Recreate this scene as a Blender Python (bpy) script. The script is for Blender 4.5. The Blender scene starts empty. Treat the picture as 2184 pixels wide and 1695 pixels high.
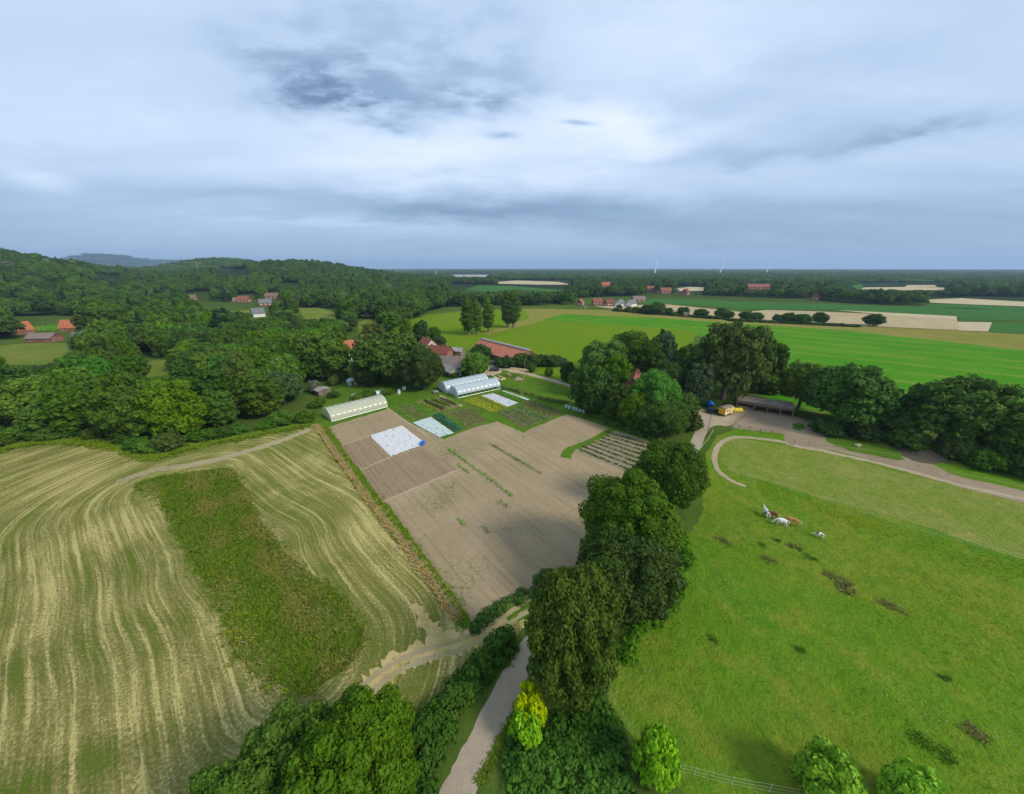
import bpy, bmesh, math, random
import numpy as np
from mathutils import Vector, Matrix
R = math.radians
sc = bpy.context.scene
COL = sc.collection
rng = np.random.default_rng(7)
random.seed(7)

# ------------------------------------------------------------------ camera
F, PITCH, H = 760.0, R(19.9), 40.0          # focal length in photo pixels (photo 2184 px wide), tilt, drone height
cam = bpy.data.cameras.new('camera'); camo = bpy.data.objects.new('camera', cam); COL.objects.link(camo)
cam.sensor_fit = 'HORIZONTAL'; cam.sensor_width = 36.0; cam.lens = 36.0 * F / 2184.0
cam.clip_start = 0.5; cam.clip_end = 60000
camo.location = (0, 0, H); camo.rotation_euler = (math.pi / 2 - PITCH, 0, 0)
sc.camera = camo


def ray(x, y):
    u = (x - 1092) / F; v = (847.5 - y) / F
    return (u, math.cos(PITCH) + v * math.sin(PITCH), -math.sin(PITCH) + v * math.cos(PITCH))


def G(x, y, z=0.0):
    d = ray(x, y); t = (z - H) / d[2]
    return (d[0] * t, d[1] * t)


def PX(x, y, z):
    """world point -> photo pixel (for choosing where trees grow)"""
    dz = z - H
    dep = y * math.cos(PITCH) - dz * math.sin(PITCH)
    up = y * math.sin(PITCH) + dz * math.cos(PITCH)
    return (1092 + F * x / dep, 847.5 - F * up / dep)


def HT(bx, by, ytop):
    """height of a vertical thing standing at pixel (bx,by) whose top shows at row ytop"""
    g = G(bx, by); lo, hi = 0.0, 39.0
    for _ in range(40):
        m = (lo + hi) / 2
        if PX(g[0], g[1], m)[1] > ytop: lo = m
        else: hi = m
    return lo


def PPM(bx, by):
    g = G(bx, by)
    return F / (g[1] * math.cos(PITCH) + H * math.sin(PITCH))


# regions of the photograph looked at enlarged: enlarged pixel -> photo pixel
R1 = lambda x, y: (x / 4.0, 495 + y / 4.0)
R2 = lambda x, y: (508 + x / 4.0, 520.6 + y / 4.0)
R3 = lambda x, y: (1015.9 + x / 3.822, 520.6 + y / 3.822)
R4 = lambda x, y: (1549 + x / 3.44, 546 + y / 3.44)
R5 = lambda x, y: (660 + x / 5.733, 685.7 + y / 5.733)
R6 = lambda x, y: (863.5 + x / 5.733, 723.8 + y / 5.733)
RS = lambda x, y: (647.6 + x / 2.8195, 863.5 + y / 2.8195)
RY = lambda x, y: (1434.9 + x / 6.88, 812.7 + y / 6.88)
RP = lambda x, y: (1447.6 + x / 2.965, 825.4 + y / 2.965)
RH = lambda x, y: (1587.3 + x / 10.75, 1066.7 + y / 10.75)

# ------------------------------------------------------------------ render look
sc.view_settings.view_transform = 'Standard'; sc.view_settings.look = 'None'
sc.view_settings.exposure = 0.25; sc.view_settings.gamma = 1.0; sc.view_settings.use_curve_mapping = False
sc.render.engine = 'CYCLES'
cy = sc.cycles
cy.max_bounces = 5; cy.diffuse_bounces = 2; cy.glossy_bounces = 2; cy.transmission_bounces = 4
cy.transparent_max_bounces = 8; cy.volume_bounces = 0
cy.use_denoising = True
try: cy.denoiser = 'OPENIMAGEDENOISE'; cy.denoising_input_passes = 'RGB_ALBEDO_NORMAL'
except Exception: pass
cy.caustics_reflective = False; cy.caustics_refractive = False


# ------------------------------------------------------------------ node helper
class NT:
    def __init__(s, tree):
        s.t = tree; s.n = tree.nodes; s.l = tree.links

    def put(s, sock, v):
        if v is None: return
        if isinstance(v, bpy.types.NodeSocket): s.l.new(v, sock)
        else:
            if sock.type == 'RGBA' and len(v) == 3: v = (*v, 1)
            sock.default_value = v

    def m(s, op, a, b=None, c=None, clamp=False):
        n = s.n.new('ShaderNodeMath'); n.operation = op; n.use_clamp = clamp
        s.put(n.inputs[0], a); s.put(n.inputs[1], b); s.put(n.inputs[2], c)
        return n.outputs[0]

    def vm(s, op, a, b=None, scale=None):
        n = s.n.new('ShaderNodeVectorMath'); n.operation = op
        s.put(n.inputs[0], a); s.put(n.inputs[1], b)
        if scale is not None: s.put(n.inputs['Scale'], scale)
        return n.outputs['Value'] if op in ('DOT_PRODUCT', 'LENGTH', 'DISTANCE') else n.outputs[0]

    def xyz(s, v):
        n = s.n.new('ShaderNodeSeparateXYZ'); s.put(n.inputs[0], v); return n.outputs

    def comb(s, x, y, z):
        n = s.n.new('ShaderNodeCombineXYZ')
        for i, q in enumerate((x, y, z)): s.put(n.inputs[i], q)
        return n.outputs[0]

    def noise(s, vec, scale, detail=3, rough=.55, dist=0.0, col=False):
        n = s.n.new('ShaderNodeTexNoise'); s.put(n.inputs['Vector'], vec)
        n.inputs['Scale'].default_value = scale; n.inputs['Detail'].default_value = detail
        n.inputs['Roughness'].default_value = rough; n.inputs['Distortion'].default_value = dist
        return n.outputs['Color' if col else 'Fac']

    def vor(s, vec, scale, feat='F1'):
        n = s.n.new('ShaderNodeTexVoronoi'); n.feature = feat; s.put(n.inputs['Vector'], vec)
        n.inputs['Scale'].default_value = scale
        return n.outputs

    def ss(s, v, a, b, o0=0.0, o1=1.0):
        n = s.n.new('ShaderNodeMapRange'); n.interpolation_type = 'SMOOTHSTEP'
        s.put(n.inputs[0], v)
        for i, q in enumerate((a, b, o0, o1)): n.inputs[i + 1].default_value = q
        return n.outputs[0]

    def mix(s, f, a, b, blend='MIX'):
        n = s.n.new('ShaderNodeMix'); n.data_type = 'RGBA'; n.blend_type = blend
        s.put(n.inputs[0], f); s.put(n.inputs[6], a); s.put(n.inputs[7], b)
        return n.outputs[2]

    def attr(s, name):
        n = s.n.new('ShaderNodeAttribute'); n.attribute_name = name; return n.outputs['Fac']

    def pos(s):
        return s.n.new('ShaderNodeNewGeometry').outputs['Position']

    def orand(s):
        return s.n.new('ShaderNodeObjectInfo').outputs['Random']

    def bump(s, h, strength=.5, dist=.1):
        n = s.n.new('ShaderNodeBump'); s.put(n.inputs['Height'], h)
        n.inputs['Strength'].default_value = strength; n.inputs['Distance'].default_value = dist
        return n.outputs[0]


MATS = {}


def mat(name, fn=None, color=(.5, .5, .5), rough=.8, spec=.3, metal=0.0):
    """fn(nt) -> (colour, normal or None)"""
    if name in MATS: return MATS[name]
    m = bpy.data.materials.new(name); m.use_nodes = True
    nt = NT(m.node_tree); p = nt.n['Principled BSDF']
    p.inputs['Roughness'].default_value = rough; p.inputs['Metallic'].default_value = metal
    p.inputs['Specular IOR Level'].default_value = spec
    if fn:
        c, nr = fn(nt)
        nt.put(p.inputs['Base Color'], c)
        if nr is not None: nt.put(p.inputs['Normal'], nr)
    else:
        def dflt(nt):
            n = nt.noise(nt.pos(), 3.0, 4)
            return nt.mix(nt.m('MULTIPLY', nt.ss(n, .35, .7), .35), color, tuple(v * .72 for v in color))
        nt.put(p.inputs['Base Color'], dflt(nt))
    MATS[name] = m
    return m


# ------------------------------------------------------------------ world: thin-to-thick layered cloud over a Nishita sky
SUN_EL, SUN_AZ = 38.0, 118.0        # azimuth clockwise from the view direction (+Y): from the right, a little behind
w = bpy.data.worlds.new('World'); sc.world = w; w.use_nodes = True
nt = NT(w.node_tree)
try: w.cycles.sampling_method = 'MANUAL'; w.cycles.sample_map_resolution = 512
except Exception: pass
bg = nt.n['Background']
sky = nt.n.new('ShaderNodeTexSky'); sky.sky_type = 'NISHITA'; sky.sun_disc = False
sky.sun_elevation = R(SUN_EL); sky.sun_rotation = R(SUN_AZ)
dvec = nt.n.new('ShaderNodeTexCoord').outputs['Generated']
dx, dy, dz = nt.xyz(dvec)
az = nt.m('ARCTAN2', dx, dy); el = nt.m('ARCSINE', dz)
zz = nt.m('ADD', nt.m('MAXIMUM', dz, 0.0), 0.13)
cp = nt.comb(nt.m('DIVIDE', dx, zz), nt.m('DIVIDE', dy, zz), 0.0)       # the cloud deck as a layer overhead
wv = nt.vm('SUBTRACT', nt.noise(cp, 1.6, 3, .6, col=True), (.5, .5, .5))
wx, wy, _ = nt.xyz(wv)
fine = nt.noise(nt.vm('MULTIPLY', cp, (.6, 1.0, 1.0)), 5.2, 6, .62, .15)
broad = nt.noise(nt.vm('MULTIPLY', cp, (.55, 1.0, 1.0)), .55, 2, .5, .3)
streak = nt.noise(nt.vm('MULTIPLY', cp, (.35, 1.4, 1.0)), 1.1, 3, .55, .5)
val = nt.m('ADD', nt.m('MULTIPLY', nt.m('SUBTRACT', broad, .5), .30), nt.m('MULTIPLY', nt.m('SUBTRACT', streak, .5), .38))
val = nt.m('ADD', val, nt.m('MULTIPLY', nt.m('SUBTRACT', fine, .5), .11))


def azel(x, y):
    d = Vector(ray(x, y)).normalized(); return math.atan2(d.x, d.y), math.asin(d.z)


def cloud(x0, y0, x1, y1, thick, amp, rag, tex=True):
    """one cloud bank of the sky, from one point to another; amp < 0 darker, > 0 brighter"""
    global val
    a0, e0 = azel(x0, y0); a1, e1 = azel(x1, y1)
    ca, ce = (a0 + a1) / 2, (e0 + e1) / 2
    L = math.hypot(a1 - a0, e1 - e0) / 2; th = math.atan2(e1 - e0, a1 - a0); W = thick / F * .8
    qa = nt.m('SUBTRACT', nt.m('MULTIPLY_ADD', wx, rag, az), ca)
    qe = nt.m('SUBTRACT', nt.m('MULTIPLY_ADD', wy, rag, el), ce)
    p = nt.m('ADD', nt.m('MULTIPLY', qa, math.cos(th)), nt.m('MULTIPLY', qe, math.sin(th)))
    q = nt.m('SUBTRACT', nt.m('MULTIPLY', qe, math.cos(th)), nt.m('MULTIPLY', qa, math.sin(th)))
    r2 = nt.m('ADD', nt.m('POWER', nt.m('ABSOLUTE', nt.m('DIVIDE', p, L)), 2.0), nt.m('POWER', nt.m('ABSOLUTE', nt.m('DIVIDE', q, W)), 2.0))
    g = nt.m('EXPONENT', nt.m('MULTIPLY', r2, -1.1))
    g = nt.m('MULTIPLY', g, nt.ss(fine, .34, .62, .25, 1.45) if amp < 0 and tex else 1.0)
    val = nt.m('MULTIPLY_ADD', g, amp, val)


cloud(610, 190, 870, 232, 26, -.40, .16)
cloud(470, 85, 800, 215, 34, -.28, .2)
cloud(800, 165, 1210, 190, 50, -.32, .22)
cloud(560, 20, 900, 130, 60, -.22, .3)
cloud(900, 60, 1150, 110, 60, -.12, .3)
cloud(1150, 250, 1560, 300, 55, .22, .2)
cloud(560, 300, 1200, 320, 70, .18, .2)
cloud(1340, 345, 1820, 290, 18, -.24, .10, False)
cloud(1780, 300, 2200, 250, 26, -.26, .10)
cloud(1330, 140, 2100, 170, 90, -.14, .3, False)
cloud(1500, 500, 2300, 520, 60, -.06, .1, False)
cloud(1038, 292, 1108, 294, 9, -.34, .05)
cloud(1196, 266, 1268, 267, 5, -.30, .04)
cloud(840, 364, 990, 364, 10, -.14, .06)
cloud(350, 400, 1300, 450, 36, -.22, .10, False)
cloud(1000, 440, 2000, 490, 50, -.22, .10, False)
cloud(600, 430, 1250, 452, 12, -.12, .05, False)
cloud(0, 350, 160, 385, 24, .24, .1)
cloud(380, 465, 1000, 490, 10, .14, .06)
cloud(1250, 60, 1700, 30, 60, .16, .2)
# nearer the horizon the deck is seen through more air and reads flatter and bluer
low = nt.ss(dz, 0.0, .22)
val = nt.m('ADD', nt.m('MULTIPLY', val, nt.ss(dz, .0, .12, .35, .95)), nt.m('MULTIPLY_ADD', low, .31, .345))
rp = nt.n.new('ShaderNodeValToRGB'); nt.put(rp.inputs[0], val)
cr = rp.color_ramp
cr.elements[0].position = 0.0; cr.elements[0].color = (.15, .22, .36, 1)
cr.elements[1].position = 1.0; cr.elements[1].color = (.86, .90, .95, 1)
for p_, c_ in ((.25, (.245, .355, .525, 1)), (.5, (.395, .53, .73, 1)), (.72, (.565, .69, .86, 1))):
    e = cr.elements.new(p_); e.color = c_
gl = nt.vm('SCALE', rp.outputs[0], scale=10.4)
mixc = nt.mix(.93, sky.outputs[0], gl)
nt.put(bg.inputs['Color'], mixc); bg.inputs['Strength'].default_value = 0.1

# ------------------------------------------------------------------ sun, veiled by thin cloud
sun = bpy.data.lights.new('sun', 'SUN'); sun.energy = 3.0; sun.angle = R(16); sun.color = (1.0, .92, .78)
suno = bpy.data.objects.new('sun', sun); COL.objects.link(suno)
sd = Vector((math.sin(R(SUN_AZ)) * math.cos(R(SUN_EL)), math.cos(R(SUN_AZ)) * math.cos(R(SUN_EL)), math.sin(R(SUN_EL))))
suno.rotation_euler = sd.to_track_quat('Z', 'Y').to_euler(); suno.location = (200, -100, 300)


# ------------------------------------------------------------------ objects
def tag(o, label=None, cat=None, group=None, kind=None):
    if label: o['label'] = label
    if cat: o['category'] = cat
    if group: o['group'] = group
    if kind: o['kind'] = kind
    return o


def obj(name, me, parent=None, loc=None, m=None):
    o = bpy.data.objects.new(name, me); COL.objects.link(o)
    if m is not None and me is not None and not me.materials: me.materials.append(m)
    if parent is not None: o.parent = parent
    if loc is not None: o.location = loc
    return o


def empty(name, loc, rz=0.0, label=None, cat=None, group=None, scale=None):
    o = bpy.data.objects.new(name, None); COL.objects.link(o)
    o.location = (loc[0], loc[1], loc[2] if len(loc) > 2 else 0.0); o.rotation_euler = (0, 0, rz)
    o.empty_display_size = .3
    if scale: o.scale = scale
    return tag(o, label, cat, group)


def pymesh(name, v, f, m=None, smooth=False):
    me = bpy.data.meshes.new(name); me.from_pydata([tuple(p) for p in v], [], f); me.update()
    if m: me.materials.append(m)
    if smooth: me.polygons.foreach_set('use_smooth', [True] * len(me.polygons))
    return me


class MB:
    """collects simple solids into one mesh"""
    def __init__(s): s.v = []; s.f = []

    def add(s, v, f):
        b = len(s.v); s.v += [tuple(p) for p in v]; s.f += [tuple(i + b for i in q) for q in f]; return s

    def box(s, x0, x1, y0, y1, z0, z1):
        return s.add([(x0, y0, z0), (x1, y0, z0), (x1, y1, z0), (x0, y1, z0), (x0, y0, z1), (x1, y0, z1), (x1, y1, z1), (x0, y1, z1)],
                     [(3, 2, 1, 0), (4, 5, 6, 7), (0, 1, 5, 4), (1, 2, 6, 5), (2, 3, 7, 6), (3, 0, 4, 7)])

    def bar(s, a, b, r, n=6, r2=None):
        a, b = Vector(a), Vector(b); d = b - a; q = d.to_track_quat('Z', 'Y'); r2 = r if r2 is None else r2
        v = []
        for rr, c in ((r, a), (r2, b)):
            for i in range(n):
                t = 2 * math.pi * i / n + math.pi / n
                v.append(c + q @ Vector((math.cos(t) * rr, math.sin(t) * rr, 0)))
        f = [(i, (i + 1) % n, n + (i + 1) % n, n + i) for i in range(n)] + [tuple(range(n - 1, -1, -1)), tuple(range(n, 2 * n))]
        return s.add(v, f)

    def prism(s, prof, y0, y1):
        """profile in x,z swept along y"""
        n = len(prof)
        v = [(x, y0, z) for x, z in prof] + [(x, y1, z) for x, z in prof]
        f = [(i, n + i, n + (i + 1) % n, (i + 1) % n) for i in range(n)] + [tuple(range(n)), tuple(range(2 * n - 1, n - 1, -1))]
        return s.add(v, f)

    def mesh(s, name, m, bevel=0.0):
        me = pymesh(name, s.v, s.f)
        bm = bmesh.new(); bm.from_mesh(me); bmesh.ops.recalc_face_normals(bm, faces=bm.faces)
        if bevel: bmesh.ops.bevel(bm, geom=list(bm.edges), offset=bevel, segments=1, affect='EDGES')
        bm.to_mesh(me); bm.free()
        me.materials.append(m); return me

    def build(s, name, m, parent=None, bevel=0.0, loc=None):
        return obj(name, s.mesh(name, m, bevel), parent, loc)


# ------------------------------------------------------------------ terrain
def sstep(x, a, b):
    t = np.clip((x - a) / (b - a), 0, 1); return t * t * (3 - 2 * t)


HILLS = [(-62, 1150, 80, 10.6, 330), (-37.2, 2000, 68, 4.5, 420), (-30, 1200, 48, 8.0, 300), (-45, 1700, 30, 8, 380),
         (-46.8, 7500, 205, 2.6, 900), (-42.0, 8000, 150, 2.6, 900), (-80, 1400, 90, 14, 420)]


def T(x, y):
    x = np.asarray(x, float); y = np.asarray(y, float)
    D = np.hypot(x, y); a = np.degrees(np.arctan2(x, y)); h = np.zeros_like(D)
    for ha, hd, hh, sa, sr in HILLS:
        h += (hh * np.exp(-.5 * ((a - ha) / sa) ** 2 - .5 * ((D - hd) / sr) ** 2)) ** 3
    return h ** (1 / 3) * sstep(D, 420, 800)


def Tz(x, y): return float(T(x, y))


def m_ground(nt):
    p = nt.pos(); x, y, z = nt.xyz(p)
    D = nt.vm('LENGTH', nt.vm('MULTIPLY', p, (1, 1, 0)))
    n1 = nt.noise(p, .05, 5, .6); n2 = nt.noise(p, .6, 4, .6); n3 = nt.noise(p, 4.0, 3, .6)
    near = nt.mix(nt.ss(n1, .35, .65), (.060, .105, .016), (.088, .128, .022))
    near = nt.mix(nt.m('MULTIPLY', nt.ss(n2, .4, .75), .6), near, (.045, .082, .015))
    far = nt.mix(nt.ss(nt.noise(p, .02, 6, .65), .4, .65), (.018, .034, .014), (.030, .050, .018))
    strips = nt.noise(nt.vm('MULTIPLY', p, (.0011, .0035, 0)), 1.0, 3, .5)
    far = nt.mix(nt.ss(strips, .66, .69), far, (.20, .17, .09))
    c = nt.mix(nt.ss(D, 350, 900), near, far)
    return c, nt.bump(nt.m('ADD', n2, n3), .6, .25)


def build_terrain():
    rr = [0, 15] + list(np.geomspace(30, 20000, 90))
    aa = np.radians(np.concatenate([np.arange(-70, 70, 1.25), np.arange(70, 290, 10)]))
    v = [(0, 0, 0)]; f = []
    for r in rr[1:]:
        for a in aa:
            x, y = r * math.sin(a), r * math.cos(a); v.append((x, y, Tz(x, y)))
    n = len(aa)
    for i in range(n): f.append((0, 1 + (i + 1) % n, 1 + i))
    for k in range(len(rr) - 2):
        for i in range(n):
            a, b = 1 + k * n + i, 1 + k * n + (i + 1) % n
            f.append((a, b, b + n, a + n))
    o = obj('ground', pymesh('ground', v, f, mat('ground', m_ground, rough=.9, spec=.0), smooth=True))
    bm = bmesh.new(); bm.from_mesh(o.data); bmesh.ops.recalc_face_normals(bm, faces=bm.faces)
    if bm.faces[0].normal.z < 0: bmesh.ops.reverse_faces(bm, faces=bm.faces)
    bm.to_mesh(o.data); bm.free()
    return tag(o, kind='structure')


build_terrain()


def catmull(pts, closed, k=6):
    n = len(pts); out = []
    for i in range(n if closed else n - 1):
        P = [pts[(i + j) % n] if closed else pts[min(max(i + j, 0), n - 1)] for j in (-1, 0, 1, 2)]
        for s in range(k):
            t = s / k
            out.append(tuple(.5 * ((2 * P[1][c]) + (-P[0][c] + P[2][c]) * t + (2 * P[0][c] - 5 * P[1][c] + 4 * P[2][c] - P[3][c]) * t * t
                                   + (-P[0][c] + 3 * P[1][c] - 3 * P[2][c] + P[3][c]) * t ** 3) for c in (0, 1)))
    if not closed: out.append(pts[-1])
    return out


def resample(pts, step, closed=True):
    out = []; n = len(pts)
    for i in range(n if closed else n - 1):
        a, b = pts[i], pts[(i + 1) % n]; L = math.hypot(b[0] - a[0], b[1] - a[1]); k = max(1, int(L / step))
        for j in range(k): out.append((a[0] + (b[0] - a[0]) * j / k, a[1] + (b[1] - a[1]) * j / k))
    if not closed: out.append(pts[-1])
    return out


def wob(pts, amp, seed=0):
    """ragged edge: grown-in borders are never straight"""
    out = []
    for i, (x, y) in enumerate(pts):
        s1 = math.sin(x * .9 + seed) * math.sin(y * 1.1 + seed * 2) ; s2 = random.uniform(-1, 1)
        s3 = math.cos(x * .83 + seed * 3) * math.sin(y * .7 + seed)
        out.append((x + amp * (.45 * s1 + .55 * s2), y + amp * (.45 * s3 + .55 * random.uniform(-1, 1))))
    return out


LV = [0]


def sheet(name, pts, z, m, parent=None):
    me = pymesh(name, [(p[0], p[1], z) for p in pts], [tuple(range(len(pts)))], m)
    if me.polygons[0].normal.z < 0: me.flip_normals()
    o = obj(name, me, parent); return tag(o, kind='structure')


def patch(name, px, z, m, smooth=False, jit=.25, step=.6):
    pts = [G(*p) for p in px]
    if smooth: pts = catmull(pts, True)
    far = max(1.0, min(math.hypot(*p) for p in pts) / 60)
    pts = wob(resample(pts, step * far), jit * far ** .5, seed=len(px))
    return sheet(name, pts, z, m)


def ribbon(name, px, width, z, m, jit=.1, step=.8, smooth=True, world=False, kind='structure'):
    pts = list(px) if world else [G(*p) for p in px]
    if smooth: pts = catmull(pts, False, 10)
    pts = resample(pts, step, False); Lf, Rt = [], []
    for i, p in enumerate(pts):
        a, b = pts[max(i - 1, 0)], pts[min(i + 1, len(pts) - 1)]
        d = Vector((b[0] - a[0], b[1] - a[1])).normalized(); wd = width[0] + (width[1] - width[0]) * i / len(pts) if isinstance(width, tuple) else width
        n = Vector((-d.y, d.x)) * wd / 2
        j1, j2 = random.uniform(-jit, jit), random.uniform(-jit, jit)
        Lf.append((p[0] + n.x * (1 + j1), p[1] + n.y * (1 + j1))); Rt.append((p[0] - n.x * (1 + j2), p[1] - n.y * (1 + j2)))
    n = len(pts)
    v = [(x, y, z) for x, y in Lf + Rt]; f = [(i, n + i, n + i + 1, i + 1) for i in range(n - 1)]
    me = pymesh(name, v, f, m)
    if me.polygons[0].normal.z < 0: me.flip_normals()
    return tag(obj(name, me), kind=kind)


# ---- ground materials (real colours; only wear, growth and soil vary)
def m_grass(c1, c2, c3, sc1=.06, fl=.0, flc=(.5, .5, .4), bs=.7):
    def fn(nt):
        p = nt.pos()
        a = nt.noise(p, sc1, 5, .62, .4); b = nt.noise(p, .5, 5, .65); c = nt.noise(p, 3.2, 4, .7)
        col = nt.mix(nt.ss(a, .36, .64), c1, c2)
        col = nt.mix(nt.m('MULTIPLY', nt.ss(b, .42, .72), .75), col, c3)
        col = nt.mix(nt.m('MULTIPLY', nt.ss(c, .35, .7), .35), col, tuple(v * .6 for v in c1))
        col = nt.mix(nt.m('MULTIPLY', nt.ss(nt.noise(p, .21, 4, .65, .6), .48, .70), .55), col, tuple(v * k_ for v, k_ in zip(c2, (1.25, 1.02, 1.3))))
        col = nt.mix(nt.m('MULTIPLY', nt.ss(nt.noise(p, 1.5, 4, .7), .52, .66), .45), col, tuple(v * .68 for v in c3))
        if fl:
            col = nt.mix(nt.m('MULTIPLY', nt.m('MULTIPLY', nt.ss(nt.noise(p, 5.0, 2, .5), .64, .70), nt.ss(nt.noise(p, .12, 3), .45, .62)), fl), col, flc)
        return col, nt.bump(nt.m('ADD', nt.m('MULTIPLY', b, 2.2), c), min(1.0, bs + .2), .34)
    return fn


M_meadow = mat('meadow_grass', m_grass((.108, .225, .013), (.180, .230, .022), (.076, .180, .011), .04, .5), rough=.9, spec=.0)
M_paddock = mat('paddock_grass', m_grass((.185, .245, .036), (.245, .265, .062), (.125, .205, .022), .05, .5), rough=.9, spec=.0)
M_lawn = mat('garden_grass', m_grass((.080, .175, .014), (.110, .190, .020), (.060, .135, .013), .12), rough=.9, spec=.0)
M_pasture = mat('pasture_grass', m_grass((.125, .225, .010), (.155, .220, .014), (.100, .195, .010), .018), rough=.9, spec=.0)
M_margin = mat('field_margin_grass', m_grass((.21, .21, .035), (.27, .23, .07), (.15, .19, .03), .03), rough=.9, spec=.0)
M_glade = mat('glade_grass', m_grass((.135, .20, .025), (.20, .22, .05), (.11, .18, .025), .05), rough=.9, spec=.0)
M_crop = mat('far_crop', m_grass((.050, .145, .030), (.058, .155, .034), (.042, .125, .026), .01), rough=.9, spec=.0)
M_rough = mat('uncut_grass', m_grass((.060, .115, .012), (.105, .130, .018), (.13, .095, .035), .13, .5, (.36, .32, .05), 1.0), rough=.9, spec=.0)


def m_tram(nt):
    p = nt.pos(); x, y, z = nt.xyz(p)
    a, b = Vector(G(*R4(300, 575))), Vector(G(*R4(2184, 740))); d = (b - a).normalized(); n_ = Vector((-d.y, d.x))
    s = nt.m('SUBTRACT', nt.vm('DOT_PRODUCT', p, (n_.x, n_.y, 0)), a.dot(n_)); s = nt.m('ADD', s, nt.m('MULTIPLY', nt.m('SUBTRACT', nt.noise(p, .03, 2), .5), 2.0))
    fr = nt.m('FRACT', nt.m('DIVIDE', s, 19.0))
    t1 = nt.ss(nt.m('ABSOLUTE', nt.m('SUBTRACT', fr, .08)), .035, .02); t2 = nt.ss(nt.m('ABSOLUTE', nt.m('SUBTRACT', fr, .20)), .03, .015)
    br = nt.ss(nt.noise(p, .08, 4, .7), .36, .58)
    base = nt.mix(nt.ss(nt.noise(p, .03, 4), .4, .65), (.058, .200, .010), (.085, .220, .014))
    base = nt.mix(nt.m('MULTIPLY', nt.ss(nt.noise(p, .7, 5, .7), .4, .7), .5), base, (.04, .125, .010))
    col = nt.mix(nt.m('MULTIPLY', nt.m('ADD', t1, t2), nt.m('MULTIPLY', br, .8)), base, (.23, .22, .055))
    return col, nt.bump(nt.noise(p, 1.2, 4), .6, .25)


M_field = mat('green_field', m_tram, rough=.9, spec=.0)


def m_soil(c1, c2, weed, rows=0.0, dirn=None, period=.9):
    def fn(nt):
        p = nt.pos()
        a = nt.noise(p, .07, 5, .6, .5); b = nt.noise(p, 1.1, 5, .7); c = nt.noise(p, 6.0, 4, .7)
        col = nt.mix(nt.ss(a, .36, .66), c1, c2)
        col = nt.mix(nt.m('MULTIPLY', nt.ss(b, .38, .72), .35), col, tuple(v * .62 for v in c1))
        h = nt.m('ADD', nt.m('MULTIPLY', b, .7), c)
        if weed:
            wd = nt.m('MULTIPLY', nt.ss(nt.noise(p, .055, 4, .6, .8), .50, .66), nt.ss(nt.noise(p, 1.6, 5, .75), .46, .62))
            col = nt.mix(nt.m('MULTIPLY', wd, weed), col, (.085, .125, .030))
        if rows:
            s = nt.vm('DOT_PRODUCT', p, (dirn[0], dirn[1], 0)); al = nt.vm('DOT_PRODUCT', p, (-dirn[1], dirn[0], 0))
            s = nt.m('ADD', s, nt.m('MULTIPLY', nt.m('SUBTRACT', nt.noise(p, .12, 2), .5), .5))
            q = nt.comb(nt.m('MULTIPLY', s, 1.6 / period), nt.m('MULTIPLY', al, .045), 0.0)
            wv = nt.noise(q, 1.0, 3, .7)
            q2 = nt.comb(nt.m('MULTIPLY', s, .5 / period), nt.m('MULTIPLY', al, .012), 3.0)
            wb = nt.noise(q2, 1.0, 2, .5)
            h = nt.m('ADD', h, nt.m('MULTIPLY', wv, rows * 3.0))
            col = nt.mix(nt.m('MULTIPLY', nt.ss(wv, .50, .68), rows), col, tuple(v * .55 for v in c1))
            col = nt.mix(nt.m('MULTIPLY', nt.ss(wb, .52, .62), .30), col, tuple(v * .78 for v in c2))
        return col, nt.bump(h, 1.0, .12)
    return fn


E1 = (Vector(G(1005, 1330)) - Vector(G(697, 910))).normalized(); E2 = Vector((-E1.y, E1.x))     # down the field, across it
SO1, SO2 = (.355, .272, .165), (.295, .230, .135)
M_soil = mat('tilled_soil', m_soil(SO1, SO2, .9, .55, E2, .8), rough=.95, spec=.0)
M_soilr = mat('ridged_soil', m_soil((.305, .220, .138), (.270, .198, .120), .25, .8, E2, .62), rough=.95, spec=.0)
M_soilp = mat('garden_soil', m_soil((.215, .160, .092), (.20, .175, .075), .9, .2, E2, .6), rough=.95, spec=.0)
M_soilg = mat('greening_soil', m_soil((.275, .225, .150), (.215, .200, .095), .7, .3, E2, 1.1), rough=.95, spec=.0)
M_dust = mat('sandy_path', m_soil((.42, .34, .225), (.36, .285, .185), .35), rough=.95, spec=.0)
M_soilpath = mat('soil_path', m_soil((.40, .31, .205), (.36, .27, .175), .4), rough=.95, spec=.0)
M_lane = mat('gravel_lane', m_soil((.41, .335, .25), (.34, .275, .20), .15), rough=.95, spec=.0)
M_yard = mat('trodden_yard', m_soil((.33, .255, .175), (.265, .205, .135), .6), rough=.95, spec=.0)
M_mud = mat('dung_ground', m_soil((.085, .068, .050), (.12, .095, .07), .5), rough=.9, spec=.0)
M_stub = mat('stubble', m_soil((.42, .335, .195), (.38, .30, .175), .0, .3, (.3, .95), 9.0), rough=.95, spec=.0)
M_stub2 = mat('pale_stubble', m_soil((.47, .39, .245), (.43, .36, .22), .0, .3, (.3, .95), 14.0), rough=.95, spec=.0)


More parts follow.
